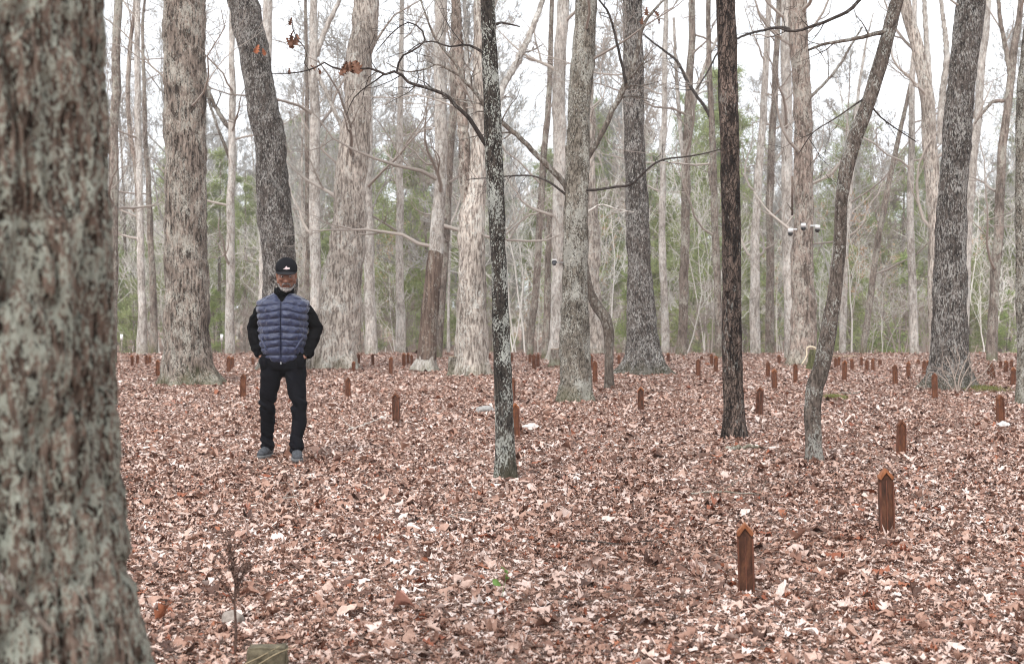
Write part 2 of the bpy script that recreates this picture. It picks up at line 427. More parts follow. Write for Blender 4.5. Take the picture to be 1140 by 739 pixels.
def px_tree(key, name, label, barkm, path, Y=None, cat='tree', height=17, roots=0, nroot=5, rough=.05, sides=20, step=.12,
            crown=10, crown_from=None, lean=0, seed=1, group=None, low=0, crown_mat=None, extend=True):
    if Y is None: Y = depth_of(path[0][1])
    base = at(path[0][0], path[0][1], Y)
    g = terr(base.x, Y)
    root = empty(name, (base.x, Y, g), label, cat, group)
    P = []; r = []
    o = Vector((base.x, Y, g))
    first = at(path[0][0], path[0][1], Y)-o
    P.append(Vector((first.x, 0, min(first.z, 0)-.35))); r.append(path[0][2]*.5*Y/F*1.05)
    if first.z > .3:
        P.append(Vector((first.x, 0, first.z*.5))); r.append(path[0][2]*.5*Y/F*1.02)
    for i, (x, y, w) in enumerate(path):
        p = at(x, y, Y)-o
        p.y += lean*max(p.z, 0)
        P.append(p); r.append(w*.5*Y/F)
    if extend and height > P[-1].z+1:
        d = (P[-1]-P[-2]).normalized(); d = (d+Vector((0, 0, .5))).normalized()
        h = height-P[-1].z; r0 = r[-1]
        for k in (1, 2, 3):
            P.append(P[-1]+d*h/3); r.append(r0*(1-.3*k)+.01); d = (d+Vector((random.uniform(-.1, .1), random.uniform(-.1, .1), .1))).normalized()
    pp, rr = smooth_path(P, r, step)
    zz = pp[:, 2]; wv = np.clip(zz/2, 0, 1)*(.14 if Y > 30 else .008)*np.mean(rr)
    pp[:, 0] += wv*2.2*(vnoise(zz*.9+seed, zz*0+seed, off=seed % 50)-.5)*2+wv*.8*(vnoise(zz*2.7+seed, zz*0+3, off=9)-.5)*2
    rr = rr*(1+.07*(vnoise(zz*1.7+seed*3, zz*0, off=17)-.5))
    mb = MB(); mb.tube(pp, rr, sides, prof=rough_prof(seed, roots, nroot, rough*1.25))
    link('trunk', mb.mesh('trunk'), M[barkm], root)
    rng = np.random.RandomState(seed*17+3)
    ztop = pp[-1][2]
    zf = crown_from if crown_from is not None else max(4.5, (at(CX, 0, Y)-o).z*1.02)
    if crown and ztop > zf+1:
        mb = MB()
        for k in range(crown):
            z = zf+(ztop-zf)*(k+.5)/crown; i = min(int(np.searchsorted(pp[:, 2], z)), len(pp)-1)
            a = rng.rand()*6.283; L = (ztop-zf)*.35*(1-.5*k/crown)+1.0
            grow(mb, pp[i], (math.cos(a), math.sin(a), rng.uniform(.3, 1)), rr[i]*.42, L, 0, rng, kids=(5, 4, 3))
        link('crown', mb.mesh('crown'), crown_mat or M['twigs_brown'], root)
    if low:      # bare side branches inside the picture
        zlo, zhi = (2.2 if Y > 30 else 3.6), zf+(0 if Y > 30 else 1.2)
        for k in range(low):
            z = rng.uniform(zlo, max(zhi, zlo+1)); i = min(int(np.searchsorted(pp[:, 2], z)), len(pp)-1)
            a = rng.rand()*6.283
            mb = MB(); grow(mb, pp[i], (math.cos(a), math.sin(a), rng.uniform(-.1, .8)), min(rr[i]*.35, .05 if Y > 30 else .022), rng.uniform(1.6, 4), 0, rng, kids=(5, 4, 3), wob=.25)
            link('branch', mb.mesh('branch'), crown_mat or M['twigs_brown'], root)
    FEATURED[key] = (root, Y)
    return root

exec_trees = []
T = px_tree
random.seed(4)
# --- left half
T('big_left', 'hardwood_tree', 'thick straight tree with shaggy brown furrowed bark, left of the man', 'brown',
  [(212, 427, 62), (211, 412, 57), (209, 385, 51), (208, 340, 48), (207, 250, 46), (207, 150, 46), (206, 60, 47), (206, 0, 47)], roots=.45, nroot=5, rough=.06, sides=72, step=.06, seed=1, height=19, low=2)
T('curved_dark', 'hardwood_tree', 'large dark curving trunk directly behind the walking man', 'dark',
  [(313, 411, 46), (313, 380, 42), (312, 320, 39), (311, 250, 37), (306, 200, 36), (300, 150, 35), (289, 90, 33), (276, 25, 32), (270, 0, 32)], roots=.3, rough=.045, sides=56, step=.08, seed=2, height=19)
T('pale_shaggy', 'hardwood_tree', 'large pale shaggy-barked trunk just right of the man, leaning right', 'pale',
  [(371, 409, 60), (372, 395, 55), (376, 360, 48), (379, 320, 44), (386, 250, 37), (393, 180, 33), (399, 100, 29), (404, 30, 28), (406, 0, 28)], roots=.4, rough=.06, sides=64, step=.07, seed=3, height=20, low=2)
T('pale_partner', 'hardwood_tree', 'slim pale trunk close behind and right of the large pale shaggy tree', 'palegrey',
  [(414, 396, 15), (412, 340, 12), (410, 240, 11), (409, 120, 10), (408, 0, 9)], Y=41, seed=4, height=17, low=5)
T('two_tone', 'hardwood_tree', 'medium trunk with reddish-brown lower half and grey upper half', 'palegrey',
  [(473, 412, 27), (475, 400, 20), (477, 370, 18), (480, 330, 17), (485, 285, 16), (488, 240, 14), (490, 180, 14), (491, 90, 13), (491, 0, 13)], roots=.4, seed=5, sides=32, step=.1, height=17, low=4)
T('grey_leaner', 'hardwood_tree', 'thin grey trunk leaning behind the two-toned tree', 'brownthin',
  [(487, 399, 11), (490, 350, 10), (495, 290, 10), (500, 200, 9), (504, 120, 8), (506, 20, 7)], Y=38, seed=6, height=15, low=4)
T('forked_pale', 'hardwood_tree', 'large pale trunk with mossy foot beside a stump, left of the slim dark tree', 'pale',
  [(525, 417, 42), (525, 400, 38), (525, 370, 35), (526, 300, 31), (526, 240, 29), (530, 210, 21), (534, 150, 17), (535, 60, 16), (535, 0, 15)], roots=.15, rough=.06, sides=48, step=.08, seed=7, height=19, low=5)
T('slim_dark', 'hardwood_tree', 'slim nearly black foreground tree with white lichen specks, near the centre', 'darkslim',
  [(564, 531, 24), (563, 505, 21), (561, 450, 19.5), (558, 380, 18.5), (556, 300, 17.5), (551, 200, 18), (548, 130, 18), (545, 60, 17), (543, 0, 15)], roots=.25, nroot=3, rough=.07, sides=40, step=.035, seed=8, height=9, crown=7)
T('pale_mid', 'hardwood_tree', 'straight pale grey trunk rising behind the left edge of the lichened grey-green tree', 'palegrey',
  [(620, 401, 20), (621, 380, 17), (621, 330, 16), (622, 200, 15), (624, 100, 14), (627, 0, 13)], Y=36, roots=.5, seed=9, sides=28, height=18, low=4)
T('brown_snag', 'hardwood_tree', 'thin reddish-brown dead trunk left of the lichened grey-green tree', 'brownthin',
  [(607, 398, 9), (609, 350, 8), (611, 290, 7), (612, 233, 6)], Y=37, seed=10, height=0, crown=0, extend=False)
T('thin_leaner', 'hardwood_tree', 'thin dark grey trunk leaning right between the slim dark tree and the lichened tree', 'brownthin',
  [(590, 397, 8), (596, 330, 8), (602, 230, 8), (607, 160, 7), (612, 80, 6), (614, 0, 5)], Y=40, seed=11, height=15, low=5)
T('lichened', 'hardwood_tree', 'straight grey-green tree crusted with lichen, right of the slim dark centre tree', 'greygreen',
  [(640, 446, 40), (640, 430, 36), (640, 400, 33), (640, 350, 31), (640, 280, 28), (642, 200, 26), (645, 120, 25), (650, 50, 25), (653, 0, 24)], roots=.3, rough=.07, sides=56, step=.06, seed=12, height=17, low=5)
T('pinkish_behind', 'hardwood_tree', 'pale pinkish trunk half hidden behind the lichened grey-green tree', 'pale',
  [(662, 396, 24), (661, 360, 20), (660, 300, 18), (658, 220, 17), (656, 150, 15), (655, 0, 13)], Y=42, seed=13, height=18)
T('leaning_sapling', 'sapling', 'smooth bent sapling leaning against the lichened grey-green tree', 'sapbark',
  [(678, 432, 12), (678, 415, 10), (678, 390, 10.5), (677, 365, 12), (674, 354, 13), (666, 343, 12), (658, 328, 10), (653, 308, 9), (650, 285, 8), (650, 262, 7)], cat='young tree', seed=14, sides=14, step=.05, extend=False, height=0, crown=0, rough=.05)
T('root_tree', 'hardwood_tree', 'big dark grey tree with flared roots and pale lichen, centre right', 'dark',
  [(717, 415, 50), (717, 405, 44), (716, 385, 38), (714, 350, 32), (712, 300, 27), (709, 230, 25), (706, 150, 23), (705, 60, 22), (704, 0, 21)], roots=.75, nroot=5, rough=.05, sides=64, step=.06, seed=15, height=18, low=5)
T('mossy_brown', 'hardwood_tree', 'thin brown knobbly trunk right of the big root-flared tree', 'brownthin',
  [(758, 397, 13), (760, 370, 11), (761, 300, 10), (764, 200, 10), (767, 120, 9), (770, 50, 8), (771, 0, 7)], Y=40, seed=16, height=16, low=6)
T('slim_by_pine', 'hardwood_tree', 'slim grey trunk close left of the scaly-barked pine', 'brownthin',
  [(801, 399, 9), (799, 330, 8), (796, 250, 8), (793, 150, 7), (790, 60, 6), (789, 0, 5)], Y=38, seed=17, height=14, low=4)
T('scaly_pine', 'pine_tree', 'straight dark pine trunk with scaly plated bark, right of centre', 'pine',
  [(817, 487, 28), (817, 470, 24), (816, 430, 22.5), (815, 350, 21.5), (814, 250, 21), (812, 150, 21), (810, 70, 21), (808, 0, 21)], cat='pine tree', roots=.25, nroot=4, rough=.05, sides=48, step=.04, seed=18, height=14, crown=8)
T('camera_tree', 'hardwood_tree', 'pinkish-brown trunk with mossy foot carrying the security cameras', 'pink',
  [(893, 406, 36), (893, 390, 31), (895, 350, 27), (894, 300, 24), (893, 230, 21), (892, 150, 20), (891, 60, 20), (890, 0, 20)], roots=.3, rough=.06, sides=44, step=.08, seed=19, height=18, low=5)
T('camera_partner', 'hardwood_tree', 'pale straight trunk close left of the tree with security cameras', 'palegrey',
  [(881, 401, 16), (880, 350, 14), (878, 250, 13), (876, 150, 12), (874, 0, 11)], Y=37, seed=20, height=17, low=4)
T('dog_leg', 'hardwood_tree', 'crooked slim grey-brown tree leaning right in the right foreground', 'dogleg',
  [(907, 512, 20), (906, 490, 18), (905, 455, 18), (907, 435, 19), (915, 405, 18), (922, 370, 17), (930, 320, 15), (935, 270, 14), (937, 225, 13), (941, 195, 15), (950, 160, 16), (965, 120, 15), (980, 70, 15), (991, 30, 14), (999, 0, 14)], roots=.15, rough=.08, sides=32, step=.035, seed=21, height=8, crown=6)
T('pale_forked', 'hardwood_tree', 'pale mossy trunk leaning left behind the big dark tree at right', 'pale',
  [(1043, 400, 17), (1042, 330, 16), (1041, 260, 15), (1038, 190, 16), (1035, 140, 16), (1026, 80, 14), (1015, 30, 13), (1008, 0, 13)], Y=36, seed=22, sides=28, height=17, low=5)
T('pale_thin_r', 'hardwood_tree', 'thin pale trunk between the crooked tree and the big dark tree at right', 'palegrey',
  [(1018, 398, 10), (1016, 330, 9), (1014, 240, 8), (1015, 150, 7), (1017, 60, 6)], Y=41, seed=23, height=14, low=5)
T('thin_slant', 'hardwood_tree', 'thin dark trunk slanting right beyond the crooked tree', 'brownthin',
  [(961, 397, 7), (968, 340, 7), (976, 280, 7), (990, 200, 6), (1003, 140, 5), (1014, 90, 4)], Y=42, seed=24, height=9, low=3, crown=3)
T('big_right', 'hardwood_tree', 'big dark tree with white-flecked bark at the right, brush at its foot', 'dark',
  [(1057, 430, 54), (1057, 415, 48), (1057, 390, 42), (1057, 350, 38), (1058, 290, 35), (1060, 230, 32), (1064, 170, 31), (1069, 110, 31), (1075, 50, 31), (1081, 0, 31)], roots=.45, nroot=4, rough=.05, sides=64, step=.06, seed=25, height=18, low=2)
T('pale_right_b', 'hardwood_tree', 'narrow pale trunk rising right behind the big dark tree at right', 'palegrey',
  [(1072, 399, 12), (1075, 300, 11), (1081, 200, 10), (1090, 110, 9), (1099, 0, 8)], Y=39, seed=26, height=17)
T('dark_right_thin', 'hardwood_tree', 'thin dark forked tree near the right edge', 'brownthin',
  [(1104, 402, 13), (1106, 350, 11), (1110, 280, 10), (1114, 200, 10), (1122, 120, 9), (1129, 60, 8), (1136, 0, 6)], Y=36, seed=27, height=14, low=4)
T('edge_right', 'hardwood_tree', 'dark mossy tree cut by the right edge of the picture', 'greygreen',
  [(1141, 447, 20), (1141, 400, 17), (1139, 300, 16), (1138, 200, 15), (1139, 110, 14), (1145, 40, 13), (1152, 0, 12)], seed=28, sides=28, step=.08, height=13, rough=.08)
T('dark_far_left', 'hardwood_tree', 'dark slim trunk beside the huge near tree at the left', 'brownthin',
  [(124, 402, 12), (125, 330, 11), (126, 220, 11), (128, 120, 10), (131, 0, 9)], Y=35, seed=29, height=15, low=4)
T('pale_left_a', 'hardwood_tree', 'pale slim straight trunk between the near tree and the thick brown tree', 'palegrey',
  [(158, 397, 13), (158, 340, 9), (155, 220, 7), (153, 120, 7), (154, 0, 6)], Y=41, seed=30, height=16, low=5)
T('crossing_left', 'hardwood_tree', 'thin reddish trunk crossing the pale slim trunk at the left', 'pink',
  [(160, 397, 8), (157, 300, 7), (152, 200, 6), (143, 120, 5), (143, 70, 5), (150, 10, 4)], Y=43, seed=31, height=13, low=4)
T('twin_left', 'hardwood_tree', 'slender grey trunk just left of the thick brown tree base', 'brownthin',
  [(172, 398, 9), (170, 330, 8), (168, 260, 7), (163, 170, 5), (160, 80, 4)], Y=44, seed=32, height=13, low=4)
T('pale_mid_left', 'hardwood_tree', 'pale slim trunk between the thick brown tree and the dark curved one', 'palegrey',
  [(256, 398, 12), (256, 330, 10), (257, 240, 9), (258, 150, 8), (259, 40, 6)], Y=42, seed=33, height=15, low=6)
T('behind_curved', 'hardwood_tree', 'pale trunk top showing right beside the curved dark tree', 'palegrey',
  [(292, 398, 13), (294, 300, 12), (296, 150, 11), (299, 0, 10)], Y=41, seed=34, height=17)
T('grey_fork', 'hardwood_tree', 'grey forked slim tree between the dark curved and the large pale trunks', 'palegrey',
  [(352, 400, 13), (351, 330, 12), (350, 220, 12), (350, 120, 11), (349, 60, 10), (348, 0, 8)], Y=39, seed=35, height=16, low=4)
T('red_thin', 'hardwood_tree', 'thin reddish-brown trunk left of the grey forked tree', 'brownthin',
  [(343, 398, 6), (342, 280, 5), (342, 160, 5), (341, 60, 4)], Y=43, seed=36, height=13, low=4)
T('pale_445', 'hardwood_tree', 'slim pale trunk midway between the shaggy pale tree and the two-toned tree', 'palegrey',
  [(446, 397, 12), (446, 320, 9), (445, 220, 8), (446, 100, 6), (447, 0, 5)], Y=43, seed=37, height=15, low=6)
T('mossy_700', 'hardwood_tree', 'slim greyish trunk right behind the big root-flared tree', 'palegrey',
  [(741, 396, 9), (738, 300, 8), (738, 200, 7), (740, 60, 6)], Y=46, seed=38, height=15, low=5)
T('pale_840', 'hardwood_tree', 'pale trunk right of the scaly pine, in the second rank', 'palegrey',
  [(841, 398, 12), (840, 320, 11), (843, 220, 9), (850, 120, 8), (856, 20, 6)], Y=42, seed=39, height=15, low=5)
T('grey_855', 'hardwood_tree', 'grey trunk close left of the pale pair near the cameras', 'brownthin',
  [(857, 398, 11), (857, 320, 9), (858, 200, 8), (863, 90, 7), (868, 0, 6)], Y=44, seed=40, height=15, low=5)
T('pale_935', 'hardwood_tree', 'thin grey-white trunk seen right beside the middle of the crooked tree', 'palegrey',
  [(938, 397, 8), (939, 320, 8), (944, 240, 7), (950, 180, 5)], Y=46, seed=41, height=11, low=6)

# traced limbs -----------------------------------------------------------
rt, Yd = FEATURED['forked_pale']
px_branch(rt, Yd, [(521, 225, 17), (518, 180, 13), (514, 120, 12), (511, 60, 11), (507, 0, 10), (505, -40, 8)], M['pink'], 'limb', twig=False, sides=12)
px_branch(rt, Yd, [(538, 170, 9), (548, 130, 9), (558, 100, 8), (576, 68, 8), (590, 38, 7), (603, 5, 6), (612, -30, 5)], M['palegrey'], 'limb', Yend=Yd+2, sides=9, seed=2)
rt, Yd = FEATURED['slim_dark']
a = px_branch(rt, Yd, [(543, 165, 5.5), (531, 145, 5), (521, 130, 4.6), (510, 121, 4.2), (497, 107, 4), (484, 101, 3.8), (475, 98, 3.6), (455, 92, 3.3), (442, 80, 3.2), (425, 83, 2.8), (417, 77, 2.6), (400, 77, 2.4), (372, 76, 2), (362, 70, 1.8), (350, 76, 1.7), (336, 80, 1.5), (318, 82, 1.3), (302, 82, 1)], M['darktwig'], seed=3, Yend=Yd-.4, twn=9, twl=.3)
px_branch(rt, Yd-.15, [(442, 80, 2.6), (444, 70, 2.4), (449, 62, 2.3), (462, 55, 2.2), (473, 46, 2), (471, 36, 1.8), (463, 28, 1.6), (456, 25, 1.5), (440, 34, 1.3), (425, 50, 1.1), (418, 58, .8)], M['darktwig'], seed=4, twn=5, twl=.25)
px_branch(rt, Yd-.18, [(427, 83, 2), (415, 92, 1.6), (405, 99, 1.3), (392, 112, 1.1), (386, 128, .7)], M['darktwig'], twig=False)
px_branch(rt, Yd, [(547, 29, 4), (553, 26, 3), (563, 25, 2.4), (571, 29, 2), (579, 30, 1.2)], M['darktwig'], twig=False)
px_branch(rt, Yd, [(544, 62, 4), (520, 50, 2.4), (500, 52, 2), (480, 46, 1.8), (465, 50, 1.4), (450, 62, 1)], M['darktwig'], seed=9, twn=4, Yend=Yd+.6)
rt, Yd = FEATURED['lichened']
px_branch(rt, Yd, [(636, 220, 8), (628, 205, 7), (612, 187, 6.6), (597, 172, 6), (575, 150, 5.6), (558, 136, 5.2), (540, 117, 4.8), (525, 98, 4.4), (515, 88, 4), (508, 72, 3.4), (496, 58, 3), (484, 42, 2.6), (476, 22, 2.2), (468, 0, 1.8)], M['greybranch'], seed=5, Yend=Yd-.8, twn=14, twl=.8)
px_branch(rt, Yd-.5, [(514, 86, 3), (500, 78, 2.4), (488, 72, 2.2), (470, 78, 2), (452, 80, 1.6), (430, 70, 1.2)], M['greybranch'], seed=6, twn=6, twl=.6)
px_branch(rt, Yd, [(648, 182, 8), (657, 172, 7), (668, 152, 6.6), (680, 128, 6.2), (695, 97, 7), (703, 78, 5.5), (711, 50, 5), (718, 25, 4), (731, 8, 3), (745, -6, 2)], M['greybranch'], seed=7, Yend=Yd-.4, twn=7, twl=.6)
px_branch(rt, Yd-.25, [(697, 93, 4), (693, 74, 3.4), (687, 50, 3), (681, 25, 2.8), (676, 12, 2.6), (665, -2, 2)], M['darktwig'], seed=8, twn=4)
px_branch(rt, Yd-.1, [(648, 212, 3.4), (665, 211, 3), (685, 208, 3), (703, 205, 3), (712, 197, 2.6), (725, 185, 2.4), (738, 178, 2.2), (760, 175, 2), (780, 172, 1.7), (803, 166, 1.2)], M['darktwig'], seed=10, twn=6, twl=.4, Yend=Yd-.6)
px_branch(rt, Yd, [(630, 217, 3), (610, 202, 2.4), (592, 196, 2), (570, 196, 1.8), (545, 198, 1.4), (520, 200, 1)], M['darktwig'], seed=11, twn=8, twl=.5)
px_branch(rt, Yd-.1, [(655, 235, 2), (668, 228, 1.8), (690, 234, 1.4), (706, 236, 1)], M['palegrey'], twig=False)
rt, Yd = FEATURED['slim_by_pine']
px_branch(rt, Yd, [(793, 135, 4), (785, 120, 3.8), (772, 102, 3.6), (762, 85, 3.4), (755, 70, 3), (740, 57, 2.6), (728, 48, 2.2), (716, 38, 1.6)], M['darktwig'], seed=12, twn=6, twl=.8)
px_branch(rt, Yd, [(796, 230, 5), (792, 205, 4), (790, 190, 3.6), (796, 165, 2)], M['brownthin'], twig=False)
rt, Yd = FEATURED['camera_tree']
px_branch(rt, Yd, [(884, 35, 4), (872, 31, 3.6), (850, 34, 3), (828, 40, 2.6), (812, 48, 2.4), (800, 58, 2.2), (788, 80, 2), (775, 100, 1.4)], M['darktwig'], seed=14, twn=5, twl=.8, Yend=Yd-1)
px_branch(rt, Yd, [(900, 110, 4), (915, 96, 3.4), (935, 72, 3), (948, 50, 2.4), (960, 30, 2)], M['greybranch'], seed=15, twn=5, twl=.8)
rt, Yd = FEATURED['dog_leg']
px_branch(rt, Yd, [(987, 36, 6), (978, 37, 5), (965, 40, 4.4), (948, 44, 4), (930, 47, 3.6), (915, 50, 3.2), (900, 56, 2.6)], M['greybranch'], seed=16, twn=4, twl=.35, Yend=Yd-.3)
px_branch(rt, Yd, [(997, -8, 4), (965, -6, 4), (945, 12, 4), (925, 22, 3.6), (905, 29, 3.4), (885, 35, 3), (877, 35, 2.8), (868, 31, 2), (850, 34, 1.5)], M['darktwig'], seed=17, twn=5, twl=.35)
px_branch(rt, Yd, [(970, 105, 3), (950, 118, 1.8), (930, 132, 1.6), (905, 148, 1.3), (890, 170, 1)], M['darktwig'], seed=18, twn=5, twl=.4)
px_branch(rt, Yd, [(968, 116, 2.4), (980, 130, 1.8), (1000, 145, 1.5), (1020, 158, 1.2)], M['darktwig'], seed=19, twn=3, twl=.3)
rt, Yd = FEATURED['pale_forked']
px_branch(rt, Yd, [(1034, 120, 9), (1034, 80, 7), (1031, 40, 6), (1029, 0, 5)], M['palegrey'], 'limb', twig=False)
px_branch(rt, Yd+1, [(1047, 160, 9), (1049, 110, 8), (1054, 60, 7), (1050, 20, 5), (1046, -10, 4)], M['palegrey'], 'limb', twig=False)
rt, Yd = FEATURED['dark_right_thin']
px_branch(rt, Yd, [(1126, 90, 7), (1120, 55, 5), (1114, 25, 5), (1111, -5, 4)], M['brownthin'], 'limb', twig=False)
px_branch(rt, Yd, [(1118, 112, 5), (1105, 114, 4), (1095, 125, 3), (1085, 138, 2)], M['brownthin'], 'limb', seed=20, twn=3)
rt, Yd = FEATURED['grey_fork']
px_branch(rt, Yd, [(352, 62, 7), (358, 45, 6), (366, 25, 5.5), (376, 5, 5), (386, -20, 4)], M['palegrey'], 'limb', twig=False)
px_branch(rt, Yd, [(352, 80, 6), (362, 100, 5), (372, 122, 5), (384, 150, 4)], M['palegrey'], 'limb', seed=21, twn=3)
rt, Yd = FEATURED['pale_mid_left']
px_branch(rt, Yd, [(257, 145, 6), (245, 128, 5), (236, 112, 4.5), (231, 95, 3.5), (228, 70, 2.5)], M['greybranch'], 'limb', seed=22, twn=4, twl=.9)
px_branch(rt, Yd, [(257, 180, 4), (240, 135, 3), (232, 110, 3), (225, 60, 2)], M['greybranch'], 'limb', seed=23, twn=4, twl=.9)
rt, Yd = FEATURED['mossy_brown']
px_branch(rt, Yd, [(768, 130, 7), (776, 100, 5), (786, 70, 4), (800, 40, 3)], M['palegrey'], 'limb', seed=24, twn=4, twl=1)
px_branch(rt, Yd, [(762, 190, 6), (757, 140, 5), (753, 80, 4), (750, 20, 3)], M['palegrey'], 'limb', seed=25, twn=4, twl=1)
rt, Yd = FEATURED['two_tone']
# the reddish, barkless lower length
P = [(473, 410, 27.6), (475, 400, 21), (477, 370, 19), (480, 330, 18), (485, 285, 16.8), (486, 276, 14)]
o = Vector(rt.location); pp, rr = smooth_path([at(x, y, Yd)-o for x, y, w in P[1:]], [w*.5*Yd/F*1.02+.004 for x, y, w in P[1:]], .1)
mb = MB(); mb.tube(pp, rr, 32, prof=rough_prof(5, 0, 5, .05))
M['redbark'] = bark('bark_red_bare', (.17, .125, .10), (.075, .053, .043), (.4, .38, .33), .3, .4, 16, .1, 0, .5)
tag(link('bare_wood', mb.mesh('bare_wood'), M['redbark'], rt), 'reddish-brown lower length of trunk')

# curled dead leaves still hanging -------------------------------------------------
def leaf_mesh(L, W, seed, lobes=True):
    rng = np.random.RandomState(seed); n = 9
    w = np.array([.06, .42, .22, .75, .32, 1, .42, .8, .05]) if lobes else np.array([.04, .35, .66, .88, 1, .98, .8, .48, .03])
    t = np.linspace(0, 1, n); s = np.linspace(-1, 1, 5)
    Tm, S = np.meshgrid(t, s, indexing='ij')
    x = S*w[:, None]*W/2; z = -Tm*L
    y = -(np.abs(S)**1.5)*w[:, None]*W*.35+np.sin(Tm*3+seed)*L*.1+rng.normal(0, .004, Tm.shape)
    mb = MB(); mb.grid(np.stack([x, y, z], -1), closed=False); return mb.mesh('dead_leaf')
rt, Yd = FEATURED['slim_dark']; o = Vector(rt.location); rg = random.Random(3)
def hang(px, py, L, mat, rx, ry, rz, Y_=None):
    me = leaf_mesh(L, L*.75, rg.randrange(999)); p = at(px, py, Y_ or Yd-.3)-o
    l = link('dead_leaf', me, mat, rt, p); l.rotation_euler = (rx, ry, rz)
for k in range(9):
    hang(390+rg.uniform(-7, 7), 66+rg.uniform(-3, 7), rg.uniform(.07, .13), M['deadleaf'], rg.uniform(-.6, .6), rg.uniform(-1.3, 1.3), rg.uniform(0, 6))
for (x, y, L, ry) in [(324, 20, .06, .2), (327, 34, .08, .3), (331, 38, .11, .5), (325, 40, .10, 0), (319, 42, .08, -.5), (347, 73, .06, .7), (354, 76, .05, -.3), (322, 76, .05, 0)]:
    hang(x, y, L, M['deadleaf'], rg.uniform(-.3, .3), ry, rg.uniform(0, 6))
px_branch(rt, Yd-.35, [(345, 80, 1.2), (338, 66, 1), (342, 60, 1), (331, 44, 1), (326, 33, 1.2), (325, 22, 1)], M['darktwig'], 'branch', twig=False, sides=5)
rt, Yd = FEATURED['curved_dark']; o = Vector(rt.location)
for (x, y, L, ry) in [(288, 50, .2, .4), (292, 54, .16, -.4)]:
    hang(x, y, L, M['orangeleaf'], .2, ry, .3, Yd-.5)
rt, Yd = FEATURED['root_tree']; o = Vector(rt.location)
for (x, y) in [(716, 18), (720, 8), (728, 12), (732, 20)]:
    hang(x, y, .12, M['deadleaf'], .2, rg.uniform(-1, 1), rg.uniform(0, 6), 20.)

# ------------------------------------------------------------------ the huge near trunk
def near_tree():
    Y = 3.0; cx = (-46-CX)/F*Y; r0 = (125+46)/F*Y
    root = empty('hardwood_tree', (cx, Y, 0), 'huge near tree trunk patched with pale green lichen at the left edge', 'tree')
    zs = np.concatenate([np.linspace(-.3, .45, 20, endpoint=False), np.arange(.45, 2.4, .0055), np.linspace(2.4, 15, 60)])
    S = 420; a = np.linspace(0, 2*math.pi, S, endpoint=False)
    # traced right-hand outline: px 120 at the top, 125 mid, 165 at the bottom of the picture
    yy = CY-(zs-CAMH)/Y*F+29.5*0
    edge = np.interp(zs, [.25, .62, .74, .90, 1.05, 1.30, 1.7, 2.1, 8, 15], [.59, .362, .340, .316, .304, .292, .287, .281, .21, .09])
    A, Z = np.meshgrid(a, zs); rr = edge[:, None]*np.ones((1, S))
    U = A/(2*math.pi)
    warp = (vnoise(U*20, Z*3, 20, 9)-.5)*1.6
    f1 = 1-np.abs(2*vnoise(U*46+warp, Z*5.5+0*U, 46, 21)-1)
    f2 = vnoise(U*110+warp*2, Z*22, 110, 31); f3 = vnoise(U*220, Z*70, 220, 41)
    plate = np.clip((f2-.45)*4, 0, 1)
    rr = rr+.024*(np.clip(1.6-1.7*f1**1.6, 0, 1)-.5)+.007*(plate-.5)+.005*(f3-.5)
    rr = rr*(1+.25*np.exp(-np.maximum(Z, 0)/.3)*(.5+.5*np.cos(A*5))**2)
    G = np.stack([rr*np.cos(A)+.012*np.sin(Z*1.4), rr*np.sin(A), Z], -1)
    mb = MB(); mb.grid(G); link('trunk', mb.mesh('trunk'), M['near'], root)
    rng = np.random.RandomState(3); mb = MB()
    for k in range(10):
        z = 6+k*.8; an = rng.rand()*6.28
        grow(mb, (0, 0, z), (math.cos(an), math.sin(an), .7), .09*(1-k/14), 4.5-k*.25, 0, rng, kids=(5, 4, 3))
    link('crown', mb.mesh('crown'), M['twigs_brown'], root)
    # a thin dead vine stem slanting over the bark, lower left
    pts = [(-20, 620, 4), (12, 655, 5), (35, 680, 5), (62, 708, 4)]
    P = []
    for x, y, w in pts:
        p = at(x, y, Y-.333)
        P.append(p-Vector(root.location))
    pp, r_ = smooth_path(P, [.005]*4, .02)
    mb = MB(); mb.tube(pp, r_, 8, cap=True); link('vine_stem', mb.mesh('vine_stem'), M['greybranch'], root)
near_tree()

# ------------------------------------------------------------------ bare trees further back: variants copied
def bare_variant(seed, H, r0, bm, tm, first=.25, curve=.9, nb=22, fork=False):
    rng = np.random.RandomState(seed)
    root = link('bare_tree', None); n = 12
    pts = []; x = y = 0; dx, dy = rng.normal(0, .05, 2)
    for i in range(n+1):
        t = i/n; pts.append((x+math.sin(t*3+seed)*curve*t*.5, y+math.cos(t*2.5+seed)*curve*t*.5, -.4+t*(H+.4))); x += dx*H/n*.6; y += dy*H/n*.6
    pp, rr = smooth_path(pts, [r0*((1-.78*(i/n))+.5*math.exp(-i*1.8)) for i in range(n+1)], .5)
    mb = MB(); mb.tube(pp, rr, 10, prof=rough_prof(seed, 0, 5, .06))
    link('trunk', mb.mesh('trunk'), bm, root)
    mb = MB()
    for k in range(nb):
        z = H*(first+(.97-first)*(k+rng.rand())/nb); i = min(int(np.searchsorted(pp[:, 2], z)), len(pp)-1)
        a = rng.rand()*6.283; L = H*.27*(1-.55*z/H)*rng.uniform(.6, 1.3)
        grow(mb, pp[i], (math.cos(a), math.sin(a), rng.uniform(.25, 1.4)), rr[i]*rng.uniform(.3, .55), L, 0, rng, kids=(7, 5, 4), rmin=.010, sides=(4, 3, 3, 3), wob=.2)
    link('crown', mb.mesh('crown'), tm, root)
    return root

def copy_tree(o):
    c = o.copy(); C.objects.link(c)
    for ch in list(o.children):
        d = ch.copy(); C.objects.link(d); d.parent = c
        for g in list(ch.children):
            e = g.copy(); C.objects.link(e); e.parent = d
    return c

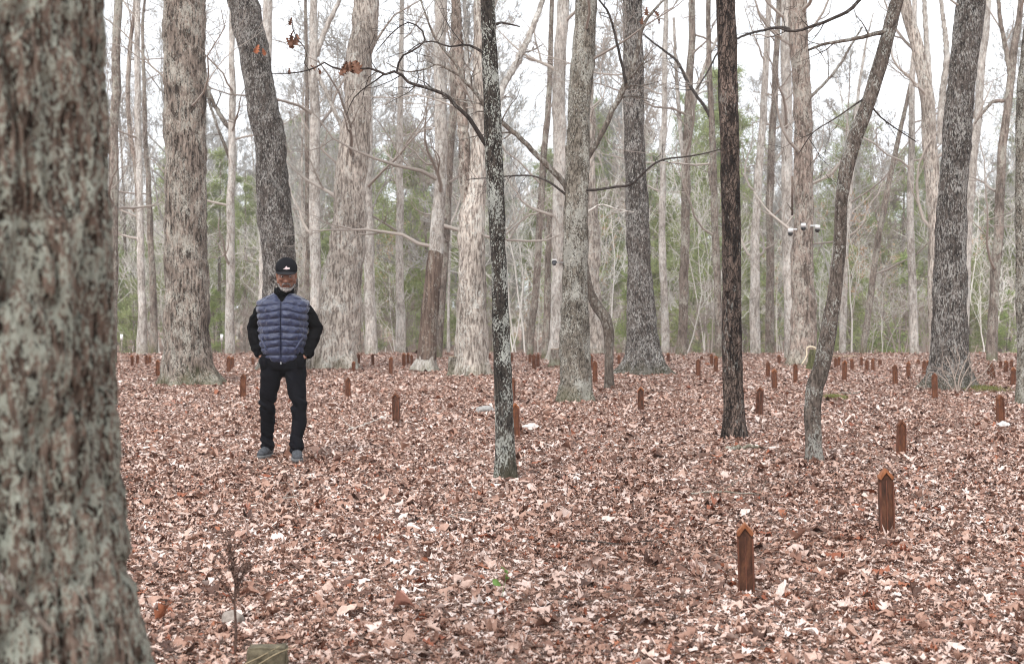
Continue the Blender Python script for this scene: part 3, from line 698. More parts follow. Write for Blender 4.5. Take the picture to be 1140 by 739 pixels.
def scatter(protos, spots, label_of, cat, group, smin=.8, smax=1.2, seed=0):
    rng = random.Random(seed); used = set()
    for i, (x, y) in enumerate(spots):
        k = i % len(protos); p = protos[k]
        o = p if k not in used else copy_tree(p); used.add(k)
        o.location = (x, y, terr(x, y)); o.rotation_euler = (0, 0, rng.uniform(0, 6.28))
        s = rng.uniform(smin, smax); o.scale = (s, s, s*rng.uniform(.9, 1.15))
        tag(o, label_of(k, x, y), cat, group)

def wedge(n, y0, y1, rng, k=.40, pad=1.0, mind=1.2):
    out = []
    tries = 0
    while len(out) < n and tries < 20000:
        tries += 1
        y = y0+(y1-y0)*math.sqrt(rng.random()) if y0 else rng.uniform(y0, y1)
        x = rng.uniform(-1, 1)*(k*y+pad)
        if all((x-a)**2+(y-b)**2 > mind**2 for a, b in out): out.append((x, y))
    return out

rg = random.Random(21)
VB = [bare_variant(101, 15, .17, M['palegrey'], M['twigs_crown'], .28), bare_variant(102, 13, .10, M['palegrey'], M['twigs_crown'], .2),
      bare_variant(103, 14, .12, M['brownthin'], M['twigs_brown'], .3), bare_variant(104, 16, .14, M['pale'], M['twigs_crown'], .35),
      bare_variant(105, 11, .07, M['palegrey'], M['twigs_crown'], .18, .8), bare_variant(106, 12, .09, M['pink'], M['twigs_crown'], .22, .9),
      bare_variant(107, 10, .06, M['brownthin'], M['twigs_brown'], .2, 1.0), bare_variant(108, 15, .13, M['palegrey'], M['twigs_crown'], .25, .6)]
LB = ['pale grey straight bare tree among the hazy far trunks', 'slender pale bare tree in the back ranks of the wood', 'slim brown bare tree in the back ranks of the wood',
      'stout pale shaggy tree in the back ranks of the wood', 'spindly pale crooked tree in the back ranks', 'thin pinkish crooked tree in the back ranks',
      'spindly brown crooked tree in the back ranks', 'medium pale wavy tree in the back ranks of the wood']
scatter(VB, wedge(98, 46, 104, rg, mind=1.7), lambda k, x, y: LB[k], 'tree', 'bare trees in the back ranks of the wood', .75, 1.25, 7)

# undergrowth saplings
def sapling_variant(seed, H, stems, tm):
    rng = np.random.RandomState(seed); root = link('bare_sapling', None)
    mb = MB()
    for s in range(stems):
        a = rng.rand()*6.28; grow(mb, (rng.normal(0, .08), rng.normal(0, .08), -.1), (math.cos(a)*.25, math.sin(a)*.25, 1), rng.uniform(.015, .03), H*rng.uniform(.6, 1.1), 0, rng,
                                  kids=(9, 5, 3), rmin=.009, sides=(4, 3, 3, 3), wob=.16, up=.1)
    link('stem', mb.mesh('stem'), tm, root)
    return root
VS = [sapling_variant(201, 4.5, 2, M['twigs']), sapling_variant(202, 3.2, 3, M['twigs_brown']), sapling_variant(203, 5.5, 1, M['twigs']),
      sapling_variant(204, 2.4, 4, M['twigs_brown']), sapling_variant(205, 6.5, 2, M['twigs'])]
LS = ['tall pale twiggy sapling in the thicket beyond the markers', 'brown bushy sapling in the thicket beyond the markers', 'single-stemmed pale sapling in the thicket beyond the markers',
      'low brown twiggy shrub in the thicket beyond the markers', 'tallest pale two-stemmed sapling in the thicket beyond the markers']
scatter(VS, wedge(150, 41, 80, rg, mind=.9), lambda k, x, y: LS[k], 'sapling', 'bare saplings in the thicket', .7, 1.25, 8)

# pines with needles
def tufts(mb, P, size, rng, n_bl=7):
    c = len(P)
    d = rng.normal(0, 1, (c, n_bl, 3)); d[..., 2] += .5; d /= np.linalg.norm(d, axis=-1, keepdims=True)
    s = np.cross(d, rng.normal(0, 1, (c, n_bl, 3))); s /= np.linalg.norm(s, axis=-1, keepdims=True)+1e-6
    L = size*rng.uniform(.6, 1.2, (c, n_bl, 1)); w = L*.085
    b = P[:, None, :]
    V = np.stack([b-s*w*.4, b+s*w*.4, b+d*L*.9+s*w*.5, b+d*L-s*w*.3], 2)
    V = V.reshape(-1, 3); Q = np.arange(len(V)).reshape(-1, 4); mb.quads(V, Q)
def pine_variant(seed, H, r0, first, nm, dens=1.0, wide=1.0):
    rng = np.random.RandomState(seed); root = link('pine_tree', None)
    pts = [(math.sin(t*2+seed)*.15*t, math.cos(t*2+seed)*.15*t, -.4+t*(H+.4)) for t in np.linspace(0, 1, 9)]
    pp, rr = smooth_path(pts, [r0*(1-.85*t) for t in np.linspace(0, 1, 9)], .6)
    mb = MB(); mb.tube(pp, rr, 8); link('trunk', mb.mesh('trunk'), M['brownthin'], root)
    bb = MB(); fb = MB()
    z = H*first
    while z < H*.98:
        t = (z/H-first)/(1-first); k = 3 if t < .3 else 5
        for j in range(k):
            if rng.rand() < .2: continue
            a = rng.rand()*6.28; L = wide*H*.19*(1-t*.85)*rng.uniform(.55, 1.2)*(.75+.5*min(1, t*3))
            d = np.array((math.cos(a), math.sin(a), rng.uniform(.0, .45))); p = np.array((pts[0][0], 0, z)); q = [p]
            for s in range(4):
                d = d+rng.normal(0, .12, 3); d[2] += .03; d /= np.linalg.norm(d); q.append(q[-1]+d*L/4)
            bb.tube(q, np.linspace(.035*(1-t*.6), .008, 5), 3)
            m = int(44*dens*(L/2)+10); f = rng.uniform(.35, 1, m)
            i = np.minimum((f*4).astype(int), 3); fr = f*4-i; Q = np.array(q)
            c = Q[i]*(1-fr)[:, None]+Q[i+1]*fr[:, None]+rng.normal(0, .17*L/2+.06, (m, 3))
            tufts(fb, c, .26, rng, 6)
        z += rng.uniform(.35, .6)
    br = link('branches', bb.mesh('branches'), M['twigs_brown'], root); br.name = 'branch'
    link('crown', fb.mesh('crown'), nm, root, None)
    return root
VP = [pine_variant(301, 12, .14, .25, M['needles']), pine_variant(302, 10, .12, .15, M['needles'], 1.1, 1.15), pine_variant(303, 7.5, .09, .08, M['needles2'], 1.1, 1.3), pine_variant(304, 13, .16, .36, M['needles'], 1.0)]
LP = ['tall hazy pine with green crown in the far wood', 'mid-height hazy green pine in the far wood', 'short full light green pine in the far wood', 'tallest high-crowned pine in the far wood']
rg = random.Random(5)
scatter(VP, wedge(120, 58, 108, rg, mind=1.9), lambda k, x, y: LP[k], 'pine tree', 'hazy pines behind the bare trees', .75, 1.15, 9)
VY = [pine_variant(311, 3.6, .04, .05, M['needles2'], .8, 1.5), pine_variant(312, 5.5, .05, .08, M['needles'], .7, 1.3)]
for v in VY: v.name = 'young_pine'
ysp = []
for px, Yq in [(702, 50), (742, 55), (716, 62), (778, 58), (700, 70), (945, 56), (968, 62), (990, 66), (1010, 60), (150, 58), (240, 60), (470, 64), (300, 70), (1080, 62), (1120, 55), (420, 72), (930, 70), (845, 60), (560, 68), (200, 66), (1095, 74), (955, 78), (660, 60), (515, 58)]:
    p = at(px, 380, Yq); ysp.append((p.x, Yq))
scatter(VY, ysp, lambda k, x, y: ['small bushy light green pine low in the thicket', 'young dark green pine low in the thicket'][k], 'young pine', 'young pines in the thicket', .7, 1.2, 10)

# beech saplings that keep tan leaves
def beech_variant(seed):
    rng = np.random.RandomState(seed); root = link('beech_sapling', None); mb = MB()
    grow(mb, (0, 0, -.1), (.05, 0, 1), .03, 4.2, 0, rng, kids=(10, 4, 2), rmin=.006, sides=(4, 3, 3, 3), wob=.1, up=.08)
    V = np.vstack(mb.v); V = V[V[:, 2] > 1.0]
    link('stem', mb.mesh('stem'), M['twigs'], root)
    fb = MB(); P = V[rng.randint(0, len(V), 260)]+rng.normal(0, .05, (260, 3)); tufts(fb, P, .09, rng, 2)
    v = fb.v[0].reshape(-1, 4, 3); c = v.mean(1, keepdims=True); s = v[:, 1:2]-v[:, 0:1]
    v[:, 1:3] += s*2.5; fb.v[0] = v.reshape(-1, 3)
    link('dry_leaves', fb.mesh('dry_leaves'), M['beech'], root); return root
scatter([beech_variant(401), beech_variant(402)], [(at(px, 380, y).x, y) for px, y in [(948, 45), (962, 52), (668, 50), (440, 55), (600, 60), (865, 57), (1060, 52), (330, 58)]],
        lambda k, x, y: 'sapling holding tan dry leaves in the thicket', 'sapling', 'leafy beech saplings in the thicket', .8, 1.1, 12)

# the far wood that closes the view
def far_wood():
    rng = np.random.RandomState(77); mb = MB(); fb = MB()
    root = link('far_wood', None)
    for k in range(420):
        y = rng.uniform(105, 165); x = rng.uniform(-1, 1)*(y*.45+5); h = rng.uniform(8, 15)*(y/130); g = terr(x, y)
        p = [(x, y, g-.3), (x+rng.normal(0, .2), y, g+h*.5), (x+rng.normal(0, .4), y, g+h)]
        mb.tube(p, [rng.uniform(.1, .22), .09, .02], 4)
        for j in range(6):
            z = rng.uniform(.15, .95); a = rng.rand()*6.28; L = rng.uniform(1.2, 3.2)
            q = np.array([x, y, g+h*z]); grow(mb, q, (math.cos(a), math.sin(a), .7), .035, L, 1, rng, kids=(0, 4, 3), rmin=.013, sides=(3, 3, 3, 3), wob=.2)
    n = 26000
    y = rng.uniform(104, 168, n); x = rng.uniform(-1, 1, n)*(y*.45+5)
    hh = (6.0+4.5*vnoise(x*.09+60, y*.02, off=4)+2.5*vnoise(x*.35+60, y*.1, off=8))*(y/130)
    z = terrain(x, y)+hh*np.sqrt(rng.rand(n)); keep = vnoise(x*.45+90, z*.5+y*.07+9, off=11) > .38
    P = np.stack([x, y, z], -1)[keep]; tufts(fb, P+rng.normal(0, .25, P.shape), .55, rng, 7)
    a = link('trunks', mb.mesh('trunks'), M['twigs'], root); a.name = 'bare_stems'
    link('foliage', fb.mesh('foliage'), M['needles'], root)
    tag(root, 'far-off mass of grey stems and hazy green pines closing the view', 'woodland', kind='stuff')
far_wood()

# ------------------------------------------------------------------ marker posts
def rust(name, a, b_, c):
    m, nt, b = new_mat(name); v = coords(nt, (1, 1, .35))
    f = noise(nt, v, 30, 8, .7, .4)
    o = ramp(nt, f, [(.32, a), (.5, b_), (.68, c)]).outputs[0]
    nt.links.new(o, b.inputs['Base Color']); b.inputs['Roughness'].default_value = .72; b.inputs['Metallic'].default_value = .15
    bp = N(nt, 'ShaderNodeBump'); bp.inputs['Strength'].default_value = .4; bp.inputs['Distance'].default_value = .003
    nt.links.new(f, bp.inputs['Height']); nt.links.new(bp.outputs[0], b.inputs['Normal']); return m
M['rust'] = rust('rust_dark', (.05, .02, .011), (.145, .055, .027), (.25, .10, .048))
M['rust_shaded'] = rust('rust_painted_shade', (.030, .013, .009), (.08, .033, .019), (.16, .065, .034))  # darker copy of the shaft rust: shade of the recessed face painted in
M['rust_red'] = rust('rust_red', (.07, .028, .018), (.13, .05, .03), (.22, .085, .05))
M['rust_orange'] = rust('rust_orange', (.15, .052, .022), (.27, .10, .042), (.40, .165, .075))
def post_proto():
    root = link('marker_post', None); w, d, h, pk = .078, .055, .29, .04
    def prism(pts, y0, y1, bev=.003):
        bm = bmesh.new(); A = [bm.verts.new((x, y0, z)) for x, z in pts]; B = [bm.verts.new((x, y1, z)) for x, z in pts]
        bm.faces.new(A); bm.faces.new(B[::-1])
        for i in range(len(pts)): bm.faces.new((A[i], B[i], B[(i+1) % len(pts)], A[(i+1) % len(pts)]))
        bmesh.ops.recalc_face_normals(bm, faces=bm.faces)
        bmesh.ops.bevel(bm, geom=list(bm.edges), offset=bev, segments=1, affect='EDGES'); return bm
    hw = w/2
    bm = prism([(-hw, -.12), (hw, -.12), (hw, h), (0, h+pk), (-hw, h)], -d/2, d/2)
    link('shaft', bm_mesh(bm, 'shaft'), M['rust'], root)
    # raised side flanges leave the face recessed, the pointed hood stands proud
    for s in (-1, 1):
        bm = bmesh.new(); box_bm(bm, s*(hw-.0035), -d/2-.009, (h-.14)/2-.01, .009, .02, h+.10, .002); link('flange', bm_mesh(bm, 'flange'), M['rust_red'], root)
    bm = bmesh.new(); box_bm(bm, 0, -d/2-.003, h/2-.07, .006, .008, h+.10, .0015); link('ridge', bm_mesh(bm, 'ridge'), M['rust_red'], root)
    o_, t = hw+.0015, .017
    bm = prism([(-o_, h-.012), (-o_, h+.001), (0, h+pk+.006), (o_, h+.001), (o_, h-.012), (o_-.010, h-.018), (0, h+pk-t), (-o_+.010, h-.018)], -d/2-.014, d/2+.002, .002)
    link('hood', bm_mesh(bm, 'hood'), M['rust_orange'], root)
    return root
proto_post = post_proto()
POSTS = [  # photo x, top row, base row
 (147, 395, 406), (153, 395, 404.5), (163, 395, 406), (167, 396, 404.5), (176, 400, 419), (254.5, 396, 413.5), (259, 397, 409), (270.5, 415.5, 443), (282, 398, 405),
 (387, 420, 442), (394, 402, 413), (399, 393.5, 405), (415, 393.5, 405), (435, 397, 415), (441.5, 437, 469), (450, 392.5, 407), (454.5, 393, 404.5), (458.5, 394.5, 405.5),
 (545, 393.5, 399.5), (569.5, 392.5, 403), (570, 420, 446), (574, 448, 484), (590, 393.5, 404), (594.5, 394, 410.5), (599, 393.5, 407), (657.5, 394, 410), (662.5, 401, 425), (689, 395, 405), (713.5, 430, 458),
 (743.5, 392.5, 402), (777.5, 399, 418), (781, 396, 401), (792, 394, 405), (796.5, 396, 414), (845.5, 430.5, 461), (854.5, 402, 419), (862, 410.5, 431.5), (867, 395, 404), (878, 395.5, 405.5), (885.5, 404, 424),
 (930.5, 398, 409), (934, 397, 408), (940, 400.5, 424), (948.5, 399, 411), (959, 397, 406.5), (965.5, 400.5, 411.5), (972, 399, 413), (979.5, 400, 406), (996.5, 405.5, 427), (1002.7, 467, 506), (987, 521, 587), (831, 581, 656),
 (1011.5, 402, 420), (1022, 400, 405.5), (1029, 400.5, 418), (1032.5, 401, 415.5), (1041, 415, 442), (1101, 403.5, 418), (1105, 404, 421.5), (1113.5, 439, 470), (1114, 401, 410.5), (1119.5, 401, 414.5), (1126, 400.5, 409), (1127.5, 408.5, 429)]
POST_LABEL = {831: 'nearest rusty pointed marker post, lowest in the photo, right of the centre', 987: 'second-nearest rusty pointed marker post, orange hood, right foreground', 1002.7: 'rusty marker post standing directly beyond the second-nearest one',
 1113.5: 'rusty marker post with a white stone at its foot, near right edge', 1041: 'rusty marker post wrapped by twigs at the foot of the big dark right tree', 713.5: 'lone rusty marker post with orange top in front of the root-flared tree',
 845.5: 'rusty marker post close right of the scaly pine trunk', 441.5: 'dark lone marker post left of the slim dark tree, nearest on the left side', 574: 'orange-topped marker post touching the right side of the slim dark tree',
 570: 'marker post half hidden right behind the slim dark tree', 270.5: 'pinkish-brown marker post just left of the man', 387: 'marker post just right of the man, in front of the pale shaggy tree', 394: 'small dark marker post at the foot of the pale shaggy tree',
 176: 'marker post hugging the left foot of the thick brown tree', 435: 'marker post midway between the pale shaggy tree and the two-toned tree', 545: 'tiny far marker post between the stump tree and the slim dark tree',
 569.5: 'far marker post peeping right of the slim dark tree', 662.5: 'taller-looking front marker post between the lichened tree and the bent sapling', 657.5: 'rear marker post between the lichened tree and the bent sapling',
 689: 'single far marker post between the bent sapling and the root-flared tree', 743.5: 'single small marker post right of the root-flared tree roots', 885.5: 'marker post just left of the crooked tree, in front of the camera tree',
 940: 'orange-topped front marker post right of the crooked tree'}
SECT = [(0, 200, 'left of the thick brown tree'), (200, 300, 'between the thick brown tree and the man'), (380, 425, 'behind the pale shaggy tree'), (425, 468, 'just left of the two-toned tree'), (575, 610, 'left of the lichened tree'),
        (760, 810, 'just left of the scaly pine'), (848, 900, 'between the scaly pine and the crooked tree'), (920, 1000, 'between the crooked tree and the big dark right tree'), (1000, 1040, 'at the left foot of the big dark right tree'), (1090, 1140, 'right of the big dark right tree')]
ORD = ['leftmost', 'second', 'third', 'fourth', 'fifth', 'sixth', 'seventh', 'eighth', 'ninth', 'tenth']
first = True
allsorted = sorted(POSTS)
for (px, top, bot) in POSTS:
    Yp = depth_of(bot); p = at(px, bot, Yp); z = terr(p.x, Yp)
    o = proto_post if first else copy_tree(proto_post); first = False
    h = (bot-top)*Yp/F; s = h/.33
    o.location = (p.x, Yp, -.005); o.scale = (min(max(s, .85), 1.1), 1, s)
    rr_ = random.Random(int(px*10))
    if px == 862: o.scale = (1, 1, s)
    if rr_.random() < .5 and px not in (831, 987, 713.5, 940, 574):
        for ch in o.children:
            if ch.name.startswith('hood'): ch.material_slots[0].link = 'OBJECT'; ch.material_slots[0].material = M['rust']
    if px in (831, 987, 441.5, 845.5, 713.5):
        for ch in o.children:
            if ch.name.startswith('shaft'): ch.material_slots[0].link = 'OBJECT'; ch.material_slots[0].material = M['rust_shaded']
    o.rotation_euler = (rr_.uniform(-.03, .03), rr_.uniform(-.035, .035), math.atan2(-p.x, Yp)*.8+rr_.uniform(-.35, .35) if bot < 500 else math.atan2(-p.x, Yp)+(.03 if px == 831 else .22))
    lab = POST_LABEL.get(px)
    if lab is None:
        for a0, a1, nm in SECT:
            if a0 <= px < a1:
                mem = [q[0] for q in allsorted if a0 <= q[0] < a1 and q[0] not in POST_LABEL]
                k = mem.index(px); nx = len(mem)
                lab = f'{ORD[k]} small marker post {nm}' if k == 0 else f'{ORD[k]} from left of small posts {nm}'
    if lab is None: lab = 'rusty marker post in the far row'
    tag(o, lab, 'marker post', 'rusty pointed marker posts')

# ------------------------------------------------------------------ small things on the ground
def rock(px, py, wpx, hpx, col, label, name='stone', cat='stone', seed=0, var=.3):
    Yp = depth_of(py); p = at(px, py, Yp); w = wpx*Yp/F; h = hpx*Yp/F
    bm = bmesh.new(); bmesh.ops.create_icosphere(bm, subdivisions=4, radius=1)
    rng = random.Random(seed)
    from mathutils import noise as mn
    for v in bm.verts:
        n = mn.noise(v.co*1.3+Vector((seed, 0, 0)))*.35+mn.noise(v.co*4+Vector((seed, 3, 0)))*.10
        v.co *= 1+n
        v.co.x *= w/2; v.co.y *= w/2.4; v.co.z *= h*.8
    m = plain(name+'_mat', col, var, 25, .9, .6)
    o = link(name, bm_mesh(bm, name, True), m, loc=(p.x, Yp, terr(p.x, Yp)+h*.25)); o.rotation_euler = (0, 0, rng.uniform(0, 3))
    return tag(o, label, cat)
rock(1117, 473, 17, 6, (.52, .50, .48), 'small white stone at the foot of a marker post near right edge', seed=1)
rock(541, 459, 22, 9, (.30, .285, .27), 'grey flat stone in the leaves left of the slim dark tree', seed=2)
rock(592, 476, 22, 7, (.62, .56, .52), 'pale flat stone in the leaves right of the slim dark tree', seed=3)
rock(258, 690, 28, 17, (.26, .22, .19), 'brown-grey stone half buried behind the dead weed', seed=4)
rock(1037, 470, 13, 4, (.6, .5, .44), 'flat tan stone in the leaves below the big dark right tree', seed=6)
def block():
    Yp = depth_of(742); p = at(298, 742, Yp); root = empty('wooden_block', (p.x, Yp, 0), 'small mossy wooden block at the bottom edge below the dead weed', 'wood block', rz=.1)
    bm = bmesh.new(); box_bm(bm, 0, 0, .035, .15, .09, .09, .008)
    from mathutils import noise as mn
    bmesh.ops.subdivide_edges(bm, edges=list(bm.edges), cuts=4, use_grid_fill=True)
    for v in bm.verts: v.co += Vector((1, .6, .8))*mn.noise(v.co*30)*.006
    link('block', bm_mesh(bm, 'block', True), plain('mossy_wood', (.12, .10, .065), .5, 30, .9, .5), root)
    for k in range(2):
        mb = MB(); x = -.05+.06*k; mb.tube([(x-.05, -.06, .02), (x+.02, -.055, .05+.01*k), (x+.10, -.03, .087)], [.002, .002, .001], 4)
        link('straw', mb.mesh('straw'), plain('straw', (.34, .27, .17), .2), root)
block()

def stick(pts, mat, label, rmax=.012, name='fallen_stick', seed=0, twn=2, lift=.03):
    P = []; 
    for x, y in pts:
        Yp = depth_of(y); q = at(x, y, Yp); P.append(Vector((q.x, q.y, terr(q.x, q.y)+lift)))
    o = P[0].copy(); pp, rr = smooth_path([p-o for p in P], np.linspace(rmax, rmax*.4, len(P)), .06)
    rng = np.random.RandomState(seed); pp = pp+rng.normal(0, rmax*.35, pp.shape)
    mb = MB(); mb.tube(pp, rr, 8, cap=True)
    for k in range(twn):
        i = rng.randint(1, len(pp)-1); grow(mb, pp[i], (pp[i+1]-pp[i])+rng.normal(0, .03, 3)+np.array([0, 0, .03]), rmax*.5, .3, 2, rng, kids=(2, 2, 2), rmin=.002, up=0)
    return tag(link(name, mb.mesh(name), mat, loc=o), label, 'stick')
stick([(808, 500), (828, 499), (850, 499)], M['pale'], 'pale debarked branch piece lying just below the scaly pine', .03, 'fallen_branch', 1, 0, .04)
stick([(384, 480), (404, 474), (420, 467), (436, 462)], M['twigs_brown'], 'thin dark stick beside the dark marker post on the left', .014, seed=2)
stick([(455, 578), (490, 572), (520, 577)], M['twigs_brown'], 'thin grey stick lying in the leaves below the slim dark tree', .007, seed=3)
stick([(768, 548), (800, 546), (845, 549)], M['palegrey'], 'thin pale stick lying in the leaves left of the second-nearest post', .008, seed=4)
stick([(300, 560), (322, 552), (334, 566)], M['twigs_brown'], 'short bent twig below the walking man', .006, seed=5)
stick([(1012, 563), (1030, 573), (1052, 585)], M['twigs_brown'], 'thin twig lying right of the second-nearest marker post', .006, seed=6)
stick([(925, 435), (945, 437), (968, 433)], M['palegrey'], 'pale twig in front of the far posts right of the crooked tree', .012, seed=7)
stick([(640, 600), (690, 604), (728, 600)], M['darktwig'], 'dark thin twig in the middle foreground leaves', .005, seed=8)

def weed():
    Yp = depth_of(726); p = at(262, 726, Yp); root = empty('dead_weed', (p.x, Yp, 0), 'dry brown weed stalk with branching seed tips, lower left foreground', 'dead weed')
    rng = np.random.RandomState(4); mb = MB(); sb = MB()
    mb.tube([(0, 0, -.02), (.003, 0, .1), (-.004, .005, .2), (.004, 0, .31)], [.006, .0055, .005, .0045], 6)
    for k in range(9):
        z = rng.uniform(.17, .33); a = rng.rand()*6.28; d = np.array((math.cos(a)*.35, math.sin(a)*.35, 1.)); q = [np.array((0, 0, z))]
        for s in range(4): d = d/np.linalg.norm(d); q.append(q[-1]+d*rng.uniform(.025, .045)); d = d+rng.normal(0, .18, 3)
        mb.tube(q, np.linspace(.0035, .002, 5), 4)
        for s in range(24):
            c = q[rng.randint(1, 5)]+rng.normal(0, .008, 3); sb.tube([c, c+rng.normal(0, .006, 3)+np.array((0, 0, .009))], [.0042, .0015], 4)
    link('stem', mb.mesh('stem'), plain('weed_stem', (.085, .05, .038), .3, 40), root)
    link('seed_heads', sb.mesh('seed_heads'), plain('weed_seed', (.11, .065, .05), .4, 60), root)
weed()
def seedling():
    Yp = depth_of(664); p = at(561, 664, Yp); root = empty('green_seedling', (p.x, Yp, .02), 'tiny green seedling in the leaves left of centre foreground', 'seedling')
    mb = MB(); mb.tube([(-.008, 0, -.02), (.0, 0, .03), (.012, 0, .075)], [.0015, .0013, .001], 5); link('stem', mb.mesh('stem'), M['green'], root)
    for (x, z, L, ry, rz) in [(-.012, .03, .06, 2.2, .2), (.012, .085, .05, 3.6, 1.2), (.01, .06, .045, 2.6, 2.6)]:
        l = link('leaf', leaf_mesh(L, L*.5, 5, False), M['green'], root, (x, 0, z)); l.rotation_euler = (.6, ry, rz)
seedling()

# stumps
def stump(px, py, wpx, hpx, mat, label, seed):
    Yp = depth_of(py); p = at(px, py, Yp); r = wpx*.5*Yp/F; h = hpx*Yp/F
    root = empty('tree_stump', (p.x, Yp, terr(p.x, Yp)), label, 'tree stump')
    mb = MB(); zs = np.concatenate([np.linspace(-.1, h, 14)]); pts = [(0, 0, z) for z in zs]
    mb.tube(pts, [r*(1+.25*math.exp(-max(z, 0)/.1)) for z in zs], 28, prof=rough_prof(seed, .3, 4, .09)); link('trunk', mb.mesh('trunk'), mat, root)
    mb = MB(); mb.tube([(0, 0, h-.004), (0, 0, h+.004), (0, 0, h+.012)], [r*.99, r*.97, .001], 28, prof=rough_prof(seed, 0, 4, .09)); link('cut_top', mb.mesh('cut_top'), plain('cut_wood', (.28, .2, .13), .4, 30), root)
    return root
stump(510, 417, 22, 22, M['greygreen'], 'low mossy stump at the left foot of the forked pale tree', 3)
stump(620, 407, 13, 20, M['brownthin'], 'small grey stump behind the left of the lichened tree', 5)
M['moss'] = bark('bark_mossy', (.15, .15, .075), (.05, .05, .025), (.3, .3, .2), .3, .4, 22, .3, .9, .6)
stump(911, 411, 19, 24, M['moss'], 'mossy green stump behind the crooked tree', 7)

# bent pale sawn stick by the mossy stump, far rail
def far_bits():
    Yp = depth_of(411)-.3
    root = empty('bent_branch', tuple(at(897, 407, Yp)), 'pale broken branch bent over the mossy stump', 'branch'); o = Vector(root.location)
    P = [at(892, 406, Yp)-o, at(898, 396, Yp)-o, at(899, 386.5, Yp)-o, at(905, 386, Yp)-o, at(909, 388, Yp)-o]
    mb = MB(); pp, rr = smooth_path(P, [.011, .014, .015, .016, .015], .05); mb.tube(pp, rr, 8, cap=True); link('wood', mb.mesh('wood'), plain('fresh_wood', (.70, .60, .44), .15), root)
    Yr = 39.0; a = at(924, 396.5, Yr); b = at(953, 396.5, Yr)
    root = empty('wooden_rail', ((a.x+b.x)/2, Yr, terr(a.x, Yr)), 'low pale wooden rail far behind the posts right of the crooked tree', 'rail'); o = Vector(root.location)
    L = b.x-a.x; z = a.z-o.z
    bm = bmesh.new(); box_bm(bm, 0, 0, z, L, .10, .055, .006); wm = plain('rail_wood', (.44, .34, .24), .2)
    link('plank', bm_mesh(bm, 'plank'), wm, root)
    for s in (-.42, .42):
        bm = bmesh.new(); box_bm(bm, s*L, 0, z/2-.06, .06, .06, z+.05, .004); link('leg', bm_mesh(bm, 'leg'), wm, root)
    for px, py, lab in [(135.5, 392, 'white marker tube among the far trunks beside the near tree'), (247, 392, 'white marker tube far back right of the thick brown tree')]:
        Yq = 40; p = at(px, py, Yq); root = empty('marker_tube', (p.x, Yq, terr(p.x, Yq)), lab, 'marker tube', 'white far marker tubes')
        mb = MB(); zt = at(px, 372, Yq).z-root.location.z; mb.tube([(0, 0, -.1), (0, 0, zt*.72)], [.016, .016], 8, cap=True); link('stake', mb.mesh('stake'), M['brownthin'], root)
        mb = MB(); mb.tube([(0, 0, zt*.72), (0, 0, zt)], [.04, .04], 10, cap=True); link('reflector', mb.mesh('reflector'), plain('white_tube', (.8, .8, .78), .05), root)
far_bits()

# brush at the foot of the big dark right tree
def brush():
    rt, Yq = FEATURED['big_right']; Yb = Yq-.9
    base = at(1060, 436, Yb)
    root = empty('dead_brush', (base.x, Yb, terr(base.x, Yb)), 'tangle of pale dead canes at the foot of the big dark right tree', 'dead brush'); o = Vector(root.location)
    m = plain('dead_cane', (.30, .24, .20), .3, 20)
    canes = [[(1066, 440), (1062, 420), (1056, 403), (1052, 396)], [(1066, 440), (1068, 420), (1074, 404), (1080, 392)], [(1067, 440), (1070, 425), (1083, 400), (1088, 384)], [(1064, 440), (1054, 425), (1046, 418), (1036, 414), (1030, 424), (1032, 434)],
             [(1070, 442), (1080, 428), (1098, 412), (1104, 402)], [(1066, 440), (1063, 424), (1068, 398), (1062, 384)], [(1048, 444), (1036, 442), (1024, 430), (1020, 424)], [(1065, 441), (1076, 434), (1082, 418), (1077, 396)], [(1078, 452), (1086, 438), (1096, 425), (1102, 416)],
             [(1030, 440), (1024, 448), (1034, 454), (1048, 448)], [(1066, 440), (1060, 430), (1049, 412), (1050, 402), (1056, 398)]]
    for i, c in enumerate(canes):
        rng = np.random.RandomState(i); n = len(c)
        P = [at(x, y, Yb-.25+.12*i/2+.1*j)-o for j, (x, y) in enumerate(c)]
        pp, rr = smooth_path(P, np.linspace(.012, .006, n), .06); mb = MB(); mb.tube(pp, rr, 5)
        for k in range(3):
            j = rng.randint(1, len(pp)-1); grow(mb, pp[j], (pp[j]-pp[j-1])+rng.normal(0, .05, 3), .006, .45, 2, rng, rmin=.0045, kids=(2, 2, 2))
        link('cane', mb.mesh('cane'), m, root)
brush()
def moss_patch(px, py, wpx, label, seed):
    Yp = depth_of(py); p = at(px, py, Yp); w = wpx*Yp/F; rng = np.random.RandomState(seed); fb = MB()
    P = rng.normal(0, 1, (500, 3))*np.array([w/3, w/1.6, .0]); P[:, 2] = .02+rng.rand(500)*.02; tufts(fb, P, .055, rng, 5)
    o = link('moss', fb.mesh('moss'), M['moss_y'], loc=(p.x, Yp, terr(p.x, Yp))); tag(o, label, 'moss', kind='stuff')
M['moss_y'] = needle_material('moss_tufts', (.13, .14, .04), (.28, .27, .09))
moss_patch(1094, 432, 30, 'yellow-green moss right of the big dark right tree', 1)
moss_patch(930, 443, 14, 'small mossy patch right of the crooked tree', 2)
moss_patch(232, 426, 16, 'green moss at the right foot of the thick brown tree', 3)

